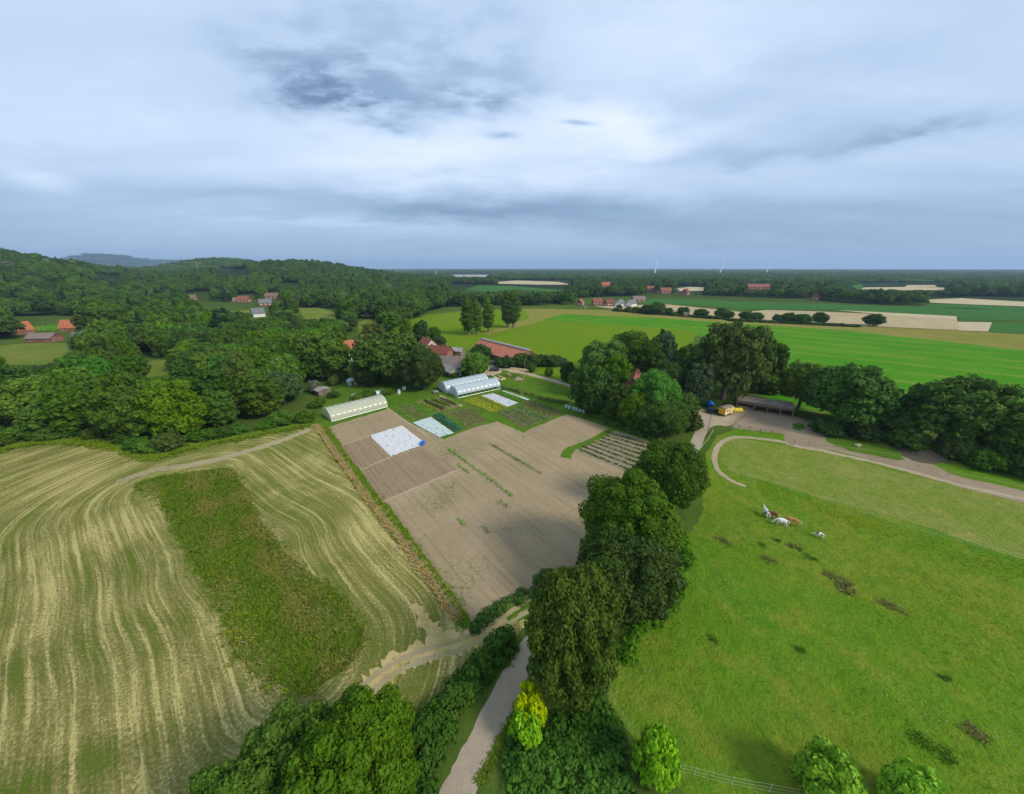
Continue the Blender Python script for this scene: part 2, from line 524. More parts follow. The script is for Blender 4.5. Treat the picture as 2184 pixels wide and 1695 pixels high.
def m_hay(nt):
    p = nt.pos(); x, y, z = nt.xyz(p)
    ax = [G(395, 1030), G(520, 1180), G(640, 1420)]
    ds = None
    for a, b in zip(ax, ax[1:]):
        a, b = Vector(a), Vector(b); ab = b - a; L2 = ab.length_squared
        qx = nt.m('SUBTRACT', x, a.x); qy = nt.m('SUBTRACT', y, a.y)
        t = nt.m('DIVIDE', nt.m('ADD', nt.m('MULTIPLY', qx, ab.x), nt.m('MULTIPLY', qy, ab.y)), L2, clamp=True)
        ex = nt.m('SUBTRACT', qx, nt.m('MULTIPLY', t, ab.x)); ey = nt.m('SUBTRACT', qy, nt.m('MULTIPLY', t, ab.y))
        d = nt.m('SQRT', nt.m('ADD', nt.m('MULTIPLY', ex, ex), nt.m('MULTIPLY', ey, ey)))
        ds = d if ds is None else nt.m('SMOOTH_MIN', ds, d, 6.0)
    ds = nt.m('ADD', ds, nt.m('MULTIPLY', nt.m('SUBTRACT', nt.noise(p, .03, 2), .5), 1.6))
    ds = nt.m('ADD', ds, nt.m('MULTIPLY', nt.m('SUBTRACT', nt.noise(p, .9, 3), .5), .22))
    sv = nt.comb(nt.m('MULTIPLY', ds, .52), nt.m('MULTIPLY', x, .022), nt.m('MULTIPLY', y, .022))
    s1 = nt.noise(sv, 1.0, 3, .65)
    sv2 = nt.comb(nt.m('MULTIPLY', ds, 3.2), nt.m('MULTIPLY', x, .09), nt.m('MULTIPLY', y, .09))
    s2 = nt.noise(sv2, 1.0, 4, .7)
    ph = nt.m('ADD', nt.m('MULTIPLY', ds, 2 * math.pi / 1.35), nt.m('MULTIPLY', s1, 2.6))
    ln = nt.ss(nt.m('SINE', ph), .0, .95)                       # the swath lines left by the mower
    ln = nt.m('MULTIPLY', ln, nt.ss(nt.noise(sv2, .55, 4, .7), .40, .64))
    sp = nt.noise(p, 3.4, 6, .8); bl = nt.noise(p, .07, 4, .6, .6)
    k = nt.m('ADD', nt.m('ADD', nt.m('MULTIPLY', nt.m('SUBTRACT', s1, .5), 1.5), nt.m('MULTIPLY', nt.m('SUBTRACT', s2, .5), 1.7)),
             nt.m('ADD', nt.m('MULTIPLY', nt.m('SUBTRACT', sp, .5), 2.3), nt.m('MULTIPLY', nt.m('SUBTRACT', bl, .5), 1.5)))
    k = nt.ss(nt.m('ADD', nt.m('MULTIPLY_ADD', ln, .46, k), .55), .0, 1.02)
    g = nt.mix(nt.ss(bl, .35, .65), (.108, .165, .016), (.182, .205, .028))
    st = nt.mix(nt.ss(sp, .4, .65), (.365, .325, .110), (.47, .405, .165))
    col = nt.mix(k, g, st)
    bare = nt.m('MULTIPLY', nt.ss(s1, .60, .74), nt.ss(nt.noise(p, .15, 4, .7), .5, .66))
    col = nt.mix(nt.m('MULTIPLY', bare, .8), col, (.40, .295, .165))
    return col, nt.bump(nt.m('ADD', nt.m('MULTIPLY', k, 1.2), sp), .9, .16)


M_hay = mat('mown_hay', m_hay, rough=.95, spec=.0)

# ---- the near fields
Z = lambda k: .006 * k
patch('mown_field', [(-420, 1010), (-200, 1000), (0, 960), (80, 942), (180, 940), (265, 952), (330, 976), (420, 950), (540, 928), (668, 903), (690, 945), (760, 1045), (850, 1158),
                     (920, 1250), (985, 1345), (1118, 1282), (1130, 1330), (1060, 1390), (990, 1420), (900, 1520), (700, 1640), (640, 1760), (400, 2100), (-700, 2100), (-900, 1500)], Z(1), M_hay, jit=.35)
patch('uncut_grass', [(288, 1038), (340, 1018), (420, 1008), (490, 1003), (520, 1050), (545, 1095), (600, 1168), (660, 1232), (715, 1262), (772, 1340), (760, 1400), (700, 1448), (640, 1482),
                      (560, 1440), (492, 1375), (480, 1310), (432, 1240), (402, 1180), (372, 1120), (335, 1060)], Z(2), M_rough, smooth=True, jit=.55)
ribbon('sandy_path', [(250, 1030), (330, 1003), (420, 990), (520, 965), (600, 940), (662, 916)], 2.2, Z(2), mat('worn_track', m_soil((.36, .30, .17), (.32, .27, .15), .9), rough=.95, spec=.0), jit=.4)
def m_worn(nt):
    p = nt.pos(); n = nt.noise(p, .35, 5, .7); f = nt.noise(p, 3.2, 5, .75)
    col = nt.mix(nt.ss(n, .40, .60), (.44, .325, .165), (.30, .25, .07))
    col = nt.mix(nt.ss(f, .45, .68), col, (.47, .36, .16))
    return nt.mix(nt.m('MULTIPLY', nt.ss(nt.noise(p, 1.1, 4, .7), .55, .68), .7), col, (.12, .15, .025)), nt.bump(f, .9, .12)


M_worn = mat('trampled_hay', m_worn, rough=.95, spec=.0)
ribbon('worn_corner', [(755, 1500), (810, 1445), (870, 1400), (940, 1380), (1010, 1362), (1080, 1320)], (2.4, 2.0), Z(1.7), M_worn, jit=.55, step=.5)
ribbon('worn_corner', [(880, 1290), (920, 1340), (960, 1375)], (.8, 3.0), Z(1.2), M_worn, jit=.6, step=.5)
_wt = mat('worn_track2', m_soil((.36, .29, .18), (.28, .26, .10), .9), rough=.95, spec=.0)
for _o in (-9, 13):
    ribbon('sandy_path', [(760 + _o, 1490 + _o), (830, 1430 + _o), (900, 1398 + _o), (985, 1372 + _o), (1060, 1333 + _o), (1135, 1285 + _o)], .6, Z(2.2), _wt, jit=.4)
patch('garden', [(668, 900), (700, 850), (745, 800), (840, 815), (930, 800), (1040, 775), (1075, 770), (1110, 800), (1215, 830), (1260, 860), (1390, 930), (1430, 1000), (1370, 1080), (1230, 1240), (1130, 1320),
                 (1010, 1345), (985, 1330), (920, 1232), (850, 1140), (760, 1030)], Z(1.5), M_lawn, jit=.2)
soil = [(700, 912), (760, 893), (826, 874), (880, 905), (945, 938), (1012, 912), (1060, 900), (1118, 924), (1124, 918), (1170, 900), (1210, 884), (1262, 900), (1302, 916), (1382, 940), (1400, 985), (1340, 1085), (1235, 1215), (1160, 1260),
        (1008, 1330), (965, 1265), (908, 1190), (840, 1092), (765, 992)]
patch('soil_field', soil, Z(3), M_soil, jit=.22)
patch('soil_field', [RS(205, 255), RS(400, 195), RS(520, 312), RS(340, 392)], Z(4), M_soilr, jit=.1)
patch('soil_field', [RS(345, 397), RS(520, 320), RS(720, 262), RS(930, 390), RS(470, 588)], Z(4), M_soilr, jit=.15)
for a, b in (((205, 252), (400, 190)), ((338, 395), (560, 300)), ((470, 588), (935, 392)), ((500, 20), (760, 200))):
    ribbon('sandy_path', [RS(*a), RS(*b)], .55, Z(5), M_soilpath, jit=.35, smooth=False)
patch('soil_field', [RS(1630, 290), RS(1850, 165), RS(2066, 226), RS(2080, 330), RS(1985, 428), RS(1800, 350)], Z(4), M_soilg, jit=.1)
ribbon('grass_strip', [RS(1575, 322), RS(1600, 275), RS(1720, 222), RS(1850, 152)], (2.6, 1.6), Z(5), M_lawn, jit=.2)
patch('garden_plot', [R6(930, 1075), R6(1130, 1010), R6(1360, 1120), R6(1250, 1200)], Z(4), M_soil)

# meadow, paddock and yard on the right
patch('meadow', [(1300, 1500), (1330, 1330), (1440, 1200), (1500, 1090), (1495, 985), (1530, 930), (1600, 905), (1700, 905), (1850, 920), (2050, 960), (2300, 1010), (2900, 1100), (3400, 1700), (2600, 2200),
                 (1700, 1900), (1420, 1660)], Z(1), M_meadow, jit=.3)
patch('paddock', [RP(310, 330), RP(420, 335), RP(660, 370), RP(730, 385), RP(1000, 430), RP(1400, 540), RP(1800, 640), RP(2250, 735), RP(2700, 840), RP(2900, 1200), RP(2184, 1090), RP(1600, 900), RP(1200, 780), RP(850, 690),
                  RP(560, 600), RP(400, 560), RP(330, 530), RP(270, 460), RP(265, 390)], Z(2), M_paddock, smooth=True, jit=.25)
patch('farm_yard', [RP(345, 245), RP(470, 150), RP(720, 185), RP(860, 235), RP(1100, 330), RP(1330, 420), RP(1600, 490), RP(1750, 560), RP(2100, 640), RP(2500, 740), RP(2500, 800), RP(2100, 715), RP(1700, 610), RP(1300, 490),
                    RP(1000, 410), RP(730, 380), RP(665, 350), RP(650, 300), RP(390, 268)], Z(3), M_yard, smooth=True, jit=.3)
patch('dung_heap_ground', [RP(1360, 360), RP(1500, 350), RP(1640, 430), RP(1660, 490), RP(1520, 480), RP(1400, 430)], Z(4), M_mud, smooth=True, jit=.5)
patch('grass_strip', [RP(920, 330), RP(1060, 320), RP(1330, 395), RP(1420, 460), RP(1250, 440), RP(1020, 385)], Z(4), M_lawn, smooth=True, jit=.5)
patch('grass_strip', [RP(722, 240), RP(770, 232), RP(800, 258), RP(760, 276), RP(725, 262)], Z(5), M_lawn, smooth=True, jit=.4)
ribbon('sandy_path', [RP(690, 355), RP(560, 335), RP(420, 322), RP(330, 325), RP(265, 360), RP(232, 410), RP(228, 470), RP(250, 530), RP(310, 580), RP(370, 612), RP(425, 630)], (1.5, .8), Z(5), M_dust, jit=.25)
ribbon('sandy_path', [RP(730, 375), RP(1000, 425), RP(1400, 520), RP(1800, 628), RP(2184, 712), RP(2500, 790)], 1.5, Z(5), M_dust, jit=.35)
# lane and yard gravel
patch('gravel_yard', [RY(330, 640), RY(310, 520), RY(200, 470), RY(420, 420), RY(700, 520), RY(1000, 430), RY(1180, 420), RY(900, 640), RY(620, 660), RY(520, 725), RY(450, 800)], Z(2), M_dust, smooth=True, jit=.3)
lane_px = [(925, 1800), (975, 1695), (1040, 1560), (1108, 1425), (1190, 1310), (1300, 1190), (1400, 1080), (1452, 1005), (1483, 950), (1500, 912), (1518, 893)]
ribbon('lane', lane_px, 2.65, Z(3), M_lane, jit=.06)
ribbon('lane', [R6(1200, 360), R6(1500, 425), R6(1830, 512), R6(2000, 560), R6(2300, 680)], 3.0, Z(3), M_lane, jit=.05)
patch('gravel_yard', [(1020, 800), (1040, 790), (1046, 770), (1065, 768), (1070, 795), (1052, 802)], Z(2), M_dust, jit=.2)
patch('farm_yard', [(940, 770), (1000, 750), (1010, 760), (960, 790)], Z(2), M_yard, jit=.2)

# ---- fields behind the farm and out on the plain
patch('pasture', [(795, 705), (860, 690), (905, 672), (1000, 664), (1115, 659), (1240, 661), (1400, 664), (1560, 676), (1480, 720), (1450, 860), (1200, 850), (1080, 800), (930, 745), (860, 730)], Z(.7), M_pasture, jit=.1, step=2)
patch('field_margin', [(1115, 659), (1240, 661), (1400, 664), (1549, 676), (1800, 694), (2184, 711), (2500, 728), (2500, 775), (2184, 748), (1800, 706), (1549, 693), (1380, 678), (1199, 672), (1160, 684), (1040, 715), (1030, 712), (1130, 680)], Z(.95), M_margin, jit=.2, step=2)
patch('green_field', [(1158, 683), (1199, 671), (1382, 677.5), (1587, 692), (1800, 705), (2184, 747), (2600, 800), (2600, 1000), (2184, 960), (1900, 900), (1650, 870), (1560, 760), (1476, 706), (1277, 692)], Z(1.2), M_field, jit=.1, step=2)
ZF = .25
patch('stubble_field', [R3(960, 510), R3(1550, 495), R3(2184, 560), R4(300, 400), R4(700, 412), R4(1000, 425), R4(1690, 470), R4(1720, 550), R4(1400, 535), R4(1000, 520), R4(300, 480), R3(1700, 590), R3(1200, 545)], ZF, M_stub, jit=.05, step=4)
patch('stubble_field', [R4(800, 400), R4(1690, 447), R4(1690, 470), R4(1200, 440)], ZF + .05, M_stub2, jit=.05, step=4)
patch('stubble_field', [R4(1700, 488), R4(1950, 492), R4(1920, 560), R4(1700, 552)], ZF + .05, M_stub2, jit=.05, step=4)
patch('crop_field', [R4(1945, 495), R4(2400, 505), R4(2400, 590), R4(1920, 562)], ZF, M_crop, jit=.05, step=4)
patch('crop_field', [R3(1300, 492), R3(1450, 448), R3(1900, 460), R4(0, 338), R4(600, 352), R4(1400, 380), R4(1750, 385), R4(2184, 408), R4(2600, 420), R4(2600, 480), R4(2184, 475), R4(1850, 478), R4(1730, 470), R4(1680, 448), R4(800, 402), R4(300, 398), R3(2184, 535), R3(1700, 500)], ZF, M_crop, jit=.05, step=4)
for q in ([(1979, 640), (2050, 637), (2190, 645), (2300, 652), (2300, 660), (2168, 654), (2060, 650), (1975, 646)], [(1843, 614), (1940, 613), (2014, 614), (2014, 620), (1900, 620), (1835, 618)],
          [(1935, 609), (2012, 609), (2014, 613), (1930, 613)], [(1443, 616), (1470, 613), (1502, 614), (1500, 621), (1450, 622)], [(1062, 602), (1100, 599), (1190, 602), (1220, 608), (1150, 608), (1064, 606)]):
    patch('stubble_field', q, ZF, M_stub2, jit=.05, step=6)
for q in ([(965, 611), (1016, 609), (1090, 611), (1200, 620), (1190, 624), (1100, 619), (1040, 624), (990, 618)], [(1811, 608), (1838, 607), (1842, 614), (1830, 619)], [(1985, 648), (2160, 655), (2300, 662), (2300, 668), (1960, 656)]):
    patch('crop_field', q, ZF, M_crop, jit=.05, step=6)
for q in ([(435, 648), (490, 645), (540, 655), (536, 668), (470, 668)], [(635, 659), (680, 657), (722, 668), (716, 680), (650, 682)], [(762, 690), (780, 682), (806, 686), (800, 705), (765, 710)],
          [(48, 679), (110, 677), (165, 678), (160, 704), (55, 706)], [(-20, 738), (60, 733), (162, 733), (150, 752), (60, 800), (-20, 790)], [(286, 780), (330, 769), (382, 767), (375, 797), (310, 806)]):
    patch('glade', q, Z(3) if q[0][1] > 700 else .05, M_glade if q[0][0] != 48 else M_field, jit=.15, step=2)
sheet('pond', catmull([G(*p) for p in ((752, 722), (762, 717), (790, 719), (795, 730), (775, 736), (752, 735))], True), Z(4), mat('pond_water', lambda nt: ((.03, .045, .05), nt.bump(nt.noise(nt.pos(), 1.5, 3), .05, .05)), rough=.06, spec=.6))

# ------------------------------------------------------------------ foliage
def ico(sub):
    bm = bmesh.new(); bmesh.ops.create_icosphere(bm, subdivisions=sub, radius=1.0)
    v = np.array([p.co[:] for p in bm.verts]); f = np.array([[q.index for q in t.verts] for t in bm.faces]); bm.free(); return v, f


ICO1, ICO2 = ico(1), ico(2)


def crown(name, lobes, leaf, cover, seed, m=None, core=.80, droop=0.0, zmin=.15, sub=1):
    """leaf-sized faces spread through lobes round an inner mass; lobes = rows of cx,cy,cz,rx,ry,rz"""
    rg = np.random.default_rng(seed); L = np.array(lobes, float); V = []; Fq = []; tint = []; nb = 0
    iv, fi = ICO2 if sub == 2 else ICO1
    tri = []; ttri = []
    for l in L:
        vv = iv * l[3:6] * core * (1 + rg.normal(0, .07, (len(iv), 1))) + l[:3]; vv[:, 2] = np.maximum(vv[:, 2], zmin)
        tri.append(fi + nb); V.append(vv); nb += len(vv); ttri.append(np.full(len(fi), rg.uniform(.2, .5)))
    for k, l in enumerate(L):
        r = l[3:6]; area = 4 * math.pi * ((r[0] * r[1]) ** 1.6 / 3 + (r[0] * r[2]) ** 1.6 / 3 + (r[1] * r[2]) ** 1.6 / 3) ** (1 / 1.6)
        n = int(area * cover / (leaf * leaf * .55)) + 4
        d = rg.normal(0, 1, (n, 3)); d /= np.linalg.norm(d, axis=1)[:, None]
        d = d[d[:, 2] > -.75]
        q = l[:3] + d * r * rg.normal(1.0, .085, (len(d), 1))
        keep = q[:, 2] > zmin
        for j, o in enumerate(L):                                   # leaves buried in another lobe are not needed
            if j != k: keep &= (((q - o[:3]) / (o[3:6] * .82)) ** 2).sum(1) > 1
        q, d = q[keep], d[keep]; n = len(q)
        if not n: continue
        nn = d + rg.normal(0, .55, (n, 3)); nn[:, 2] += .25; nn /= np.linalg.norm(nn, axis=1)[:, None]
        t = rg.normal(0, 1, (n, 3)); t[:, 2] -= droop * 3; t -= (t * nn).sum(1)[:, None] * nn; t /= np.linalg.norm(t, axis=1)[:, None]
        b = np.cross(nn, t); sz = leaf * np.clip(rg.lognormal(-.08, .38, (n, 1)), .4, 2.2); ln = sz * (1 + droop * 1.5)
        pts = np.stack([q - t * ln * .5, q + b * sz * .38 + nn * sz * .10, q + t * ln * .55, q - b * sz * .38 + nn * sz * .10], 1).reshape(-1, 3)
        Fq.append(np.arange(n * 4).reshape(n, 4) + nb); V.append(pts); nb += n * 4
        tint.append(np.clip(rg.uniform(.15, .85) * .55 + rg.uniform(0, 1, n) * .45, 0, 1))
    V = np.concatenate(V); tri = np.concatenate(tri); Fq = np.concatenate(Fq)
    me = bpy.data.meshes.new(name)
    me.vertices.add(len(V)); me.vertices.foreach_set('co', V.astype(np.float32).ravel())
    loops = np.concatenate([tri.ravel(), Fq.ravel()]); nt_, nq = len(tri), len(Fq)
    me.loops.add(len(loops)); me.loops.foreach_set('vertex_index', loops.astype(np.int32))
    me.polygons.add(nt_ + nq)
    st = np.concatenate([np.arange(nt_) * 3, nt_ * 3 + np.arange(nq) * 4])
    me.polygons.foreach_set('loop_start', st.astype(np.int32))
    me.update(calc_edges=True)
    a = me.attributes.new('tint', 'FLOAT', 'FACE'); a.data.foreach_set('value', np.concatenate(ttri + tint).astype(np.float32))
    if m: me.materials.append(m)
    return me


def dome(R0, Rz, zc, n, seed, lr=.40, rough=.25, low=-.45, top=1.0, fine=2.0):
    """a crown of big limbs' masses with many smaller clumps standing out of them"""
    rg = np.random.default_rng(seed); out = [[0, 0, zc, R0 * .66, R0 * .66, Rz * .70]]
    sway = rg.uniform(.8, 1.15, 6)
    def put(n, k0, k1, lr, j0):
        for i in range(n):
            z = 1 - (i + .5) / n * (1 - low); a = i * 2.39996 + j0 + rg.uniform(-.4, .4); s = math.sqrt(max(0, 1 - z * z))
            env = np.interp((a % 6.2832) / 6.2832 * 6, range(7), list(sway) + [sway[0]])
            k = rg.uniform(k0, k1) * env; r = lr * rg.uniform(1 - rough, 1 + rough)
            out.append([R0 * k * s * math.cos(a), R0 * k * s * math.sin(a), zc + Rz * k * z * top, R0 * r, R0 * r * rg.uniform(.85, 1.15), (R0 * .5 + Rz * .5) * r * rg.uniform(.7, .95)])
    put(max(8, n // 2), .48, .66, lr, 0)
    put(int(n * fine), .74, .96, lr * .52, 1.0)
    return out


def leafmat(name, c1, c2, vary=1.0):
    if name in MATS: return MATS[name]
    m = bpy.data.materials.new(name); m.use_nodes = True; nt = NT(m.node_tree); p = nt.n['Principled BSDF']; out = nt.n['Material Output']
    t = nt.attr('tint'); r = nt.orand()
    col = nt.mix(t, c1, c2)
    hs = nt.n.new('ShaderNodeHueSaturation'); nt.put(hs.inputs['Color'], col)
    nt.put(hs.inputs['Hue'], nt.m('MULTIPLY_ADD', r, .024 * vary, .5 - .012 * vary)); nt.put(hs.inputs['Value'], nt.m('MULTIPLY_ADD', nt.m('FRACT', nt.m('MULTIPLY', r, 7.31)), .5 * vary, 1 - .25 * vary))
    nt.put(hs.inputs['Saturation'], nt.m('MULTIPLY_ADD', nt.m('FRACT', nt.m('MULTIPLY', r, 3.7)), .16 * vary, 1.06 - .09 * vary))
    nt.put(p.inputs['Base Color'], hs.outputs[0]); p.inputs['Roughness'].default_value = .65; p.inputs['Specular IOR Level'].default_value = .08
    tr = nt.n.new('ShaderNodeBsdfTranslucent'); nt.put(tr.inputs['Color'], hs.outputs[0])
    mx = nt.n.new('ShaderNodeMixShader'); mx.inputs[0].default_value = .22
    nt.l.new(p.outputs[0], mx.inputs[1]); nt.l.new(tr.outputs[0], mx.inputs[2]); nt.l.new(mx.outputs[0], out.inputs['Surface'])
    MATS[name] = m; return m


LF = {'dark': leafmat('leaf_dark', (.038, .087, .015), (.078, .140, .019)), 'mid': leafmat('leaf_mid', (.054, .116, .016), (.106, .178, .022)),
      'light': leafmat('leaf_light', (.070, .145, .020), (.115, .195, .026)), 'olive': leafmat('leaf_olive', (.058, .098, .019), (.110, .148, .028)),
      'blue': leafmat('leaf_blue', (.050, .092, .034), (.084, .134, .050)), 'silver': leafmat('leaf_silver', (.115, .155, .095), (.165, .20, .125)),
      'yellow': leafmat('leaf_yellow', (.32, .44, .025), (.46, .54, .035), .15), 'lime': leafmat('leaf_lime', (.18, .38, .034), (.27, .49, .05), .25),
      'fresh': leafmat('leaf_fresh', (.055, .150, .022), (.090, .210, .030)), 'copper': leafmat('leaf_copper', (.050, .040, .024), (.075, .060, .030)),
      'pine': leafmat('leaf_pine', (.016, .034, .016), (.030, .052, .022)), 'bramble': leafmat('leaf_bramble', (.042, .112, .018), (.082, .180, .024))}
M_bark = mat('bark', lambda nt: (nt.mix(nt.noise(nt.vm('MULTIPLY', nt.pos(), (3, 3, .6)), 3.0, 4), (.10, .085, .065), (.20, .18, .145)), nt.bump(nt.noise(nt.pos(), 9, 4), .6, .05)), rough=.9)


def trunk_mesh(name, h, r, limbs, spread, seed):
    rg = random.Random(seed); b = MB()
    n = 8; prev = None
    pts = [(0, 0, -.2, r * 1.35), (0, 0, h * .08, r), (rg.uniform(-.1, .1), rg.uniform(-.1, .1), h * .35, r * .78), (rg.uniform(-.2, .2), rg.uniform(-.2, .2), h * .75, r * .35)]
    for a, c in zip(pts, pts[1:]): b.bar(a[:3], c[:3], a[3], n, c[3])
    for i in range(limbs):
        z = h * rg.uniform(.22, .5); a = i * 2.4 + rg.uniform(-.5, .5); L = spread * rg.uniform(.6, .95)
        mid = (math.cos(a) * L * .5, math.sin(a) * L * .5, z + h * .16)
        b.bar((0, 0, z), mid, r * .42, 6, r * .26); b.bar(mid, (math.cos(a + .3) * L, math.sin(a + .3) * L, z + h * rg.uniform(.22, .36)), r * .26, 5, r * .08)
    return b.mesh(name, M_bark)


# full-size kinds; every mesh is drawn for a tree about 10 m across unless noted
NEAR = [crown('crown_near', dome(5, 5.6, 5.9, 40, 11 + i, .36, .3, -.9, 1.0, 2.4), .25, 1.1, 20 + i, sub=2, core=.72) for i in range(3)]
KIND = {'round': [crown('crown_round', dome(5, 5.2, 5.2, 26, 31 + i, .40, .28, -.9), .46, 1.1, 40 + i, core=.74) for i in range(3)],
        'tall': [crown('crown_tall', dome(4.2, 7.0, 7.0, 28, 51 + i, .38, .3, -.9), .46, 1.1, 55 + i) for i in range(2)],
        'spread': [crown('crown_spread', dome(6.0, 4.6, 5.6, 34, 61, .33, .35, -.7), .46, 1.0, 62, core=.74), crown('crown_spread', dome(5.8, 4.6, 5.6, 30, 64, .34, .35, -.65), .46, 1.0, 65, core=.74)],
        'poplar': [crown('crown_poplar', [[rng.uniform(-.6, .6), rng.uniform(-.6, .6), 3.2 + k * .62, r_, r_, 1.3] for k, r_ in enumerate(np.interp(np.linspace(0, 1, 26), [0, .25, .6, .85, 1], [1.1, 2.0, 1.9, 1.5, .5]))], .45, 1.2, 71)],
        'conifer': [crown('crown_conifer', [[0, 0, 1.2 + k * .85, 3.4 * (1 - k / 15) * rng.uniform(.9, 1.1) + .3, 3.4 * (1 - k / 15) + .3, .62] for k in range(15)], .42, 1.3, 75, droop=.3)],
        'weeping': [crown('crown_weeping', dome(4, 6.4, 6.6, 24, 81, .36, .3, -.9), .5, 1.2, 82, droop=1.0)],
        'bush': [crown('crown_bush', dome(2.2, 1.7, 1.3, 14, 91 + i, .42, .3, -.7), .30, 1.1, 95 + i, zmin=.03) for i in range(3)]}
TRK = {'round': trunk_mesh('trunk', 7, .38, 5, 3.6, 1), 'tall': trunk_mesh('trunk', 9, .38, 5, 3.0, 2), 'spread': trunk_mesh('trunk', 6.5, .45, 7, 5.0, 3), 'poplar': trunk_mesh('trunk', 15, .38, 4, 1.2, 4),
       'conifer': trunk_mesh('trunk', 13, .28, 0, 1, 5), 'weeping': trunk_mesh('trunk', 9, .32, 5, 2.6, 6), 'near': trunk_mesh('trunk', 8, .42, 6, 3.6, 7), 'bush': trunk_mesh('stem', 1.6, .07, 4, 1.2, 8)}
SIZE = {'round': (10.6, 11.2), 'tall': (9, 14.6), 'spread': (12.6, 10.4), 'poplar': (4.6, 19.6), 'conifer': (7.2, 14), 'weeping': (8.5, 13.4), 'near': (10.6, 12.1), 'bush': (4.9, 3.2)}
NAMES = {'round': 'broadleaf_tree', 'tall': 'broadleaf_tree', 'spread': 'oak_tree', 'poplar': 'poplar_tree', 'conifer': 'conifer_tree', 'weeping': 'birch_tree', 'near': 'broadleaf_tree', 'bush': 'bush'}
NTREE = [0]
LEAFED = {}
FOOT = []          # where trees already stand: x, y, radius


def tree(kind, x, y, wd, ht, leaf, label, group=None, z=0.0, var=None, rot=None):
    """wd = crown width, ht = height in metres"""
    NTREE[0] += 1
    sx = wd / SIZE[kind][0]; sz = ht / SIZE[kind][1]
    e = empty(NAMES[kind], (x, y, z), random.uniform(0, 6.28) if rot is None else rot, label, 'bush' if kind == 'bush' else 'tree', group, (sx, sx * random.uniform(.93, 1.07), sz))
    obj('trunk' if kind != 'bush' else 'stem', TRK[kind], e)
    ms = NEAR if kind == 'near' else KIND[kind]
    me = ms[NTREE[0] % len(ms) if var is None else var]; key = (me.name, leaf)
    if key not in LEAFED:                              # one mesh per crown shape and kind of leaf, shared by all alike trees
        LEAFED[key] = me.copy(); LEAFED[key].materials.clear(); LEAFED[key].materials.append(LF[leaf])
    obj('crown', LEAFED[key], e)
    FOOT.append((x, y, wd * .42)); return e


def treep(kind, bx, by, ytop, wpx, leaf, label, group=None, **k):
    """tree standing at photo pixel bx,by, its top at row ytop, crown wpx wide"""
    g = G(bx, by); h = HT(bx, by, ytop)
    dep = g[1] * math.cos(PITCH) + (H - h * .6) * math.sin(PITCH)
    return tree(kind, g[0], g[1], wpx * dep / F, h, leaf, label, group, **k)


# trees along the lane
treep('near', 1213, 1478, 1182, 205, 'olive', 'olive green tree leaning over the lane, behind the yellow bush', var=0)
treep('near', 1322, 1296, 1124, 200, 'dark', 'dark green tree beside the bare soil field, next to the olive lane tree', var=1)
treep('near', 1338, 1224, 1010, 222, 'mid', 'wide domed tree with yellowish leaf tips between soil field and meadow', var=2)
treep('near', 1418, 1088, 930, 142, 'dark', 'round dark tree where the lane bends towards the yard', var=1, rot=2.0)
# trees round the roofed house
HS = 'trees crowded round the red roofed house by the yard'
for a in (('round', 1280, 828, 716, 104, 'mid', 'domed green tree at the pasture side of the half hidden red roof'), ('round', 1342, 792, 700, 92, 'mid', 'broad green tree behind the half hidden red roof'),
          ('weeping', 1410, 795, 703, 54, 'blue', 'grey green weeping birch above the half hidden red roof'), ('spread', 1540, 852, 686, 150, 'olive', 'tallest olive green oak behind the yellow wagon'),
          ('tall', 1632, 822, 719, 72, 'dark', 'dark slender tree right behind the tall olive oak'), ('tall', 1480, 866, 768, 60, 'blue', 'blue green tree with bare pale trunk beside the dark blue tent'),
          ('round', 1418, 848, 764, 62, 'mid', 'mid green tree between the red roof and the blue green tree'), ('near', 1388, 905, 783, 122, 'fresh', 'fresh green tree in front of the half hidden red roof'),
          ('round', 1260, 880, 770, 102, 'dark', 'bushy dark tree behind the row of pale green hives'), ('tall', 1316, 900, 812, 64, 'olive', 'narrow olive tree beside the row of pale green hives'),
          ('near', 1408, 930, 846, 122, 'dark', 'low dark tree between the lane and the furrowed plot'), ('round', 1210, 814, 768, 38, 'dark', 'small dark tree beside the far end of the farm path'),
          ('spread', 1480, 800, 735, 90, 'dark', 'dark tree filling the gap behind the weeping birch'),
          ('round', 1310, 842, 752, 70, 'mid', 'mid green tree left of the half hidden red roof'), ('round', 1378, 800, 716, 70, 'dark', 'dark tree directly behind the half hidden red roof'), ('round', 1452, 838, 752, 70, 'dark', 'dark tree between the weeping birch and the tall olive oak'),
          ('round', 1240, 842, 775, 60, 'mid', 'mid green tree at the lower end of the farm path'), ('round', 1445, 905, 830, 80, 'mid', 'mid green tree beside the yard entrance'), ('tall', 1590, 838, 735, 70, 'dark', 'dark tree filling in right behind the tall olive oak'), ('near', 1360, 915, 830, 90, 'mid', 'mid green tree behind the greening soil plot')):
    treep(*a, HS if False else None)
treep('bush', 1470, 917, 878, 48, 'mid', 'shrub overhanging the gravel lane at the yard entrance')
treep('bush', 1640, 838, 800, 60, 'mid', 'shrub behind the open horse shelter beside the slender tree')
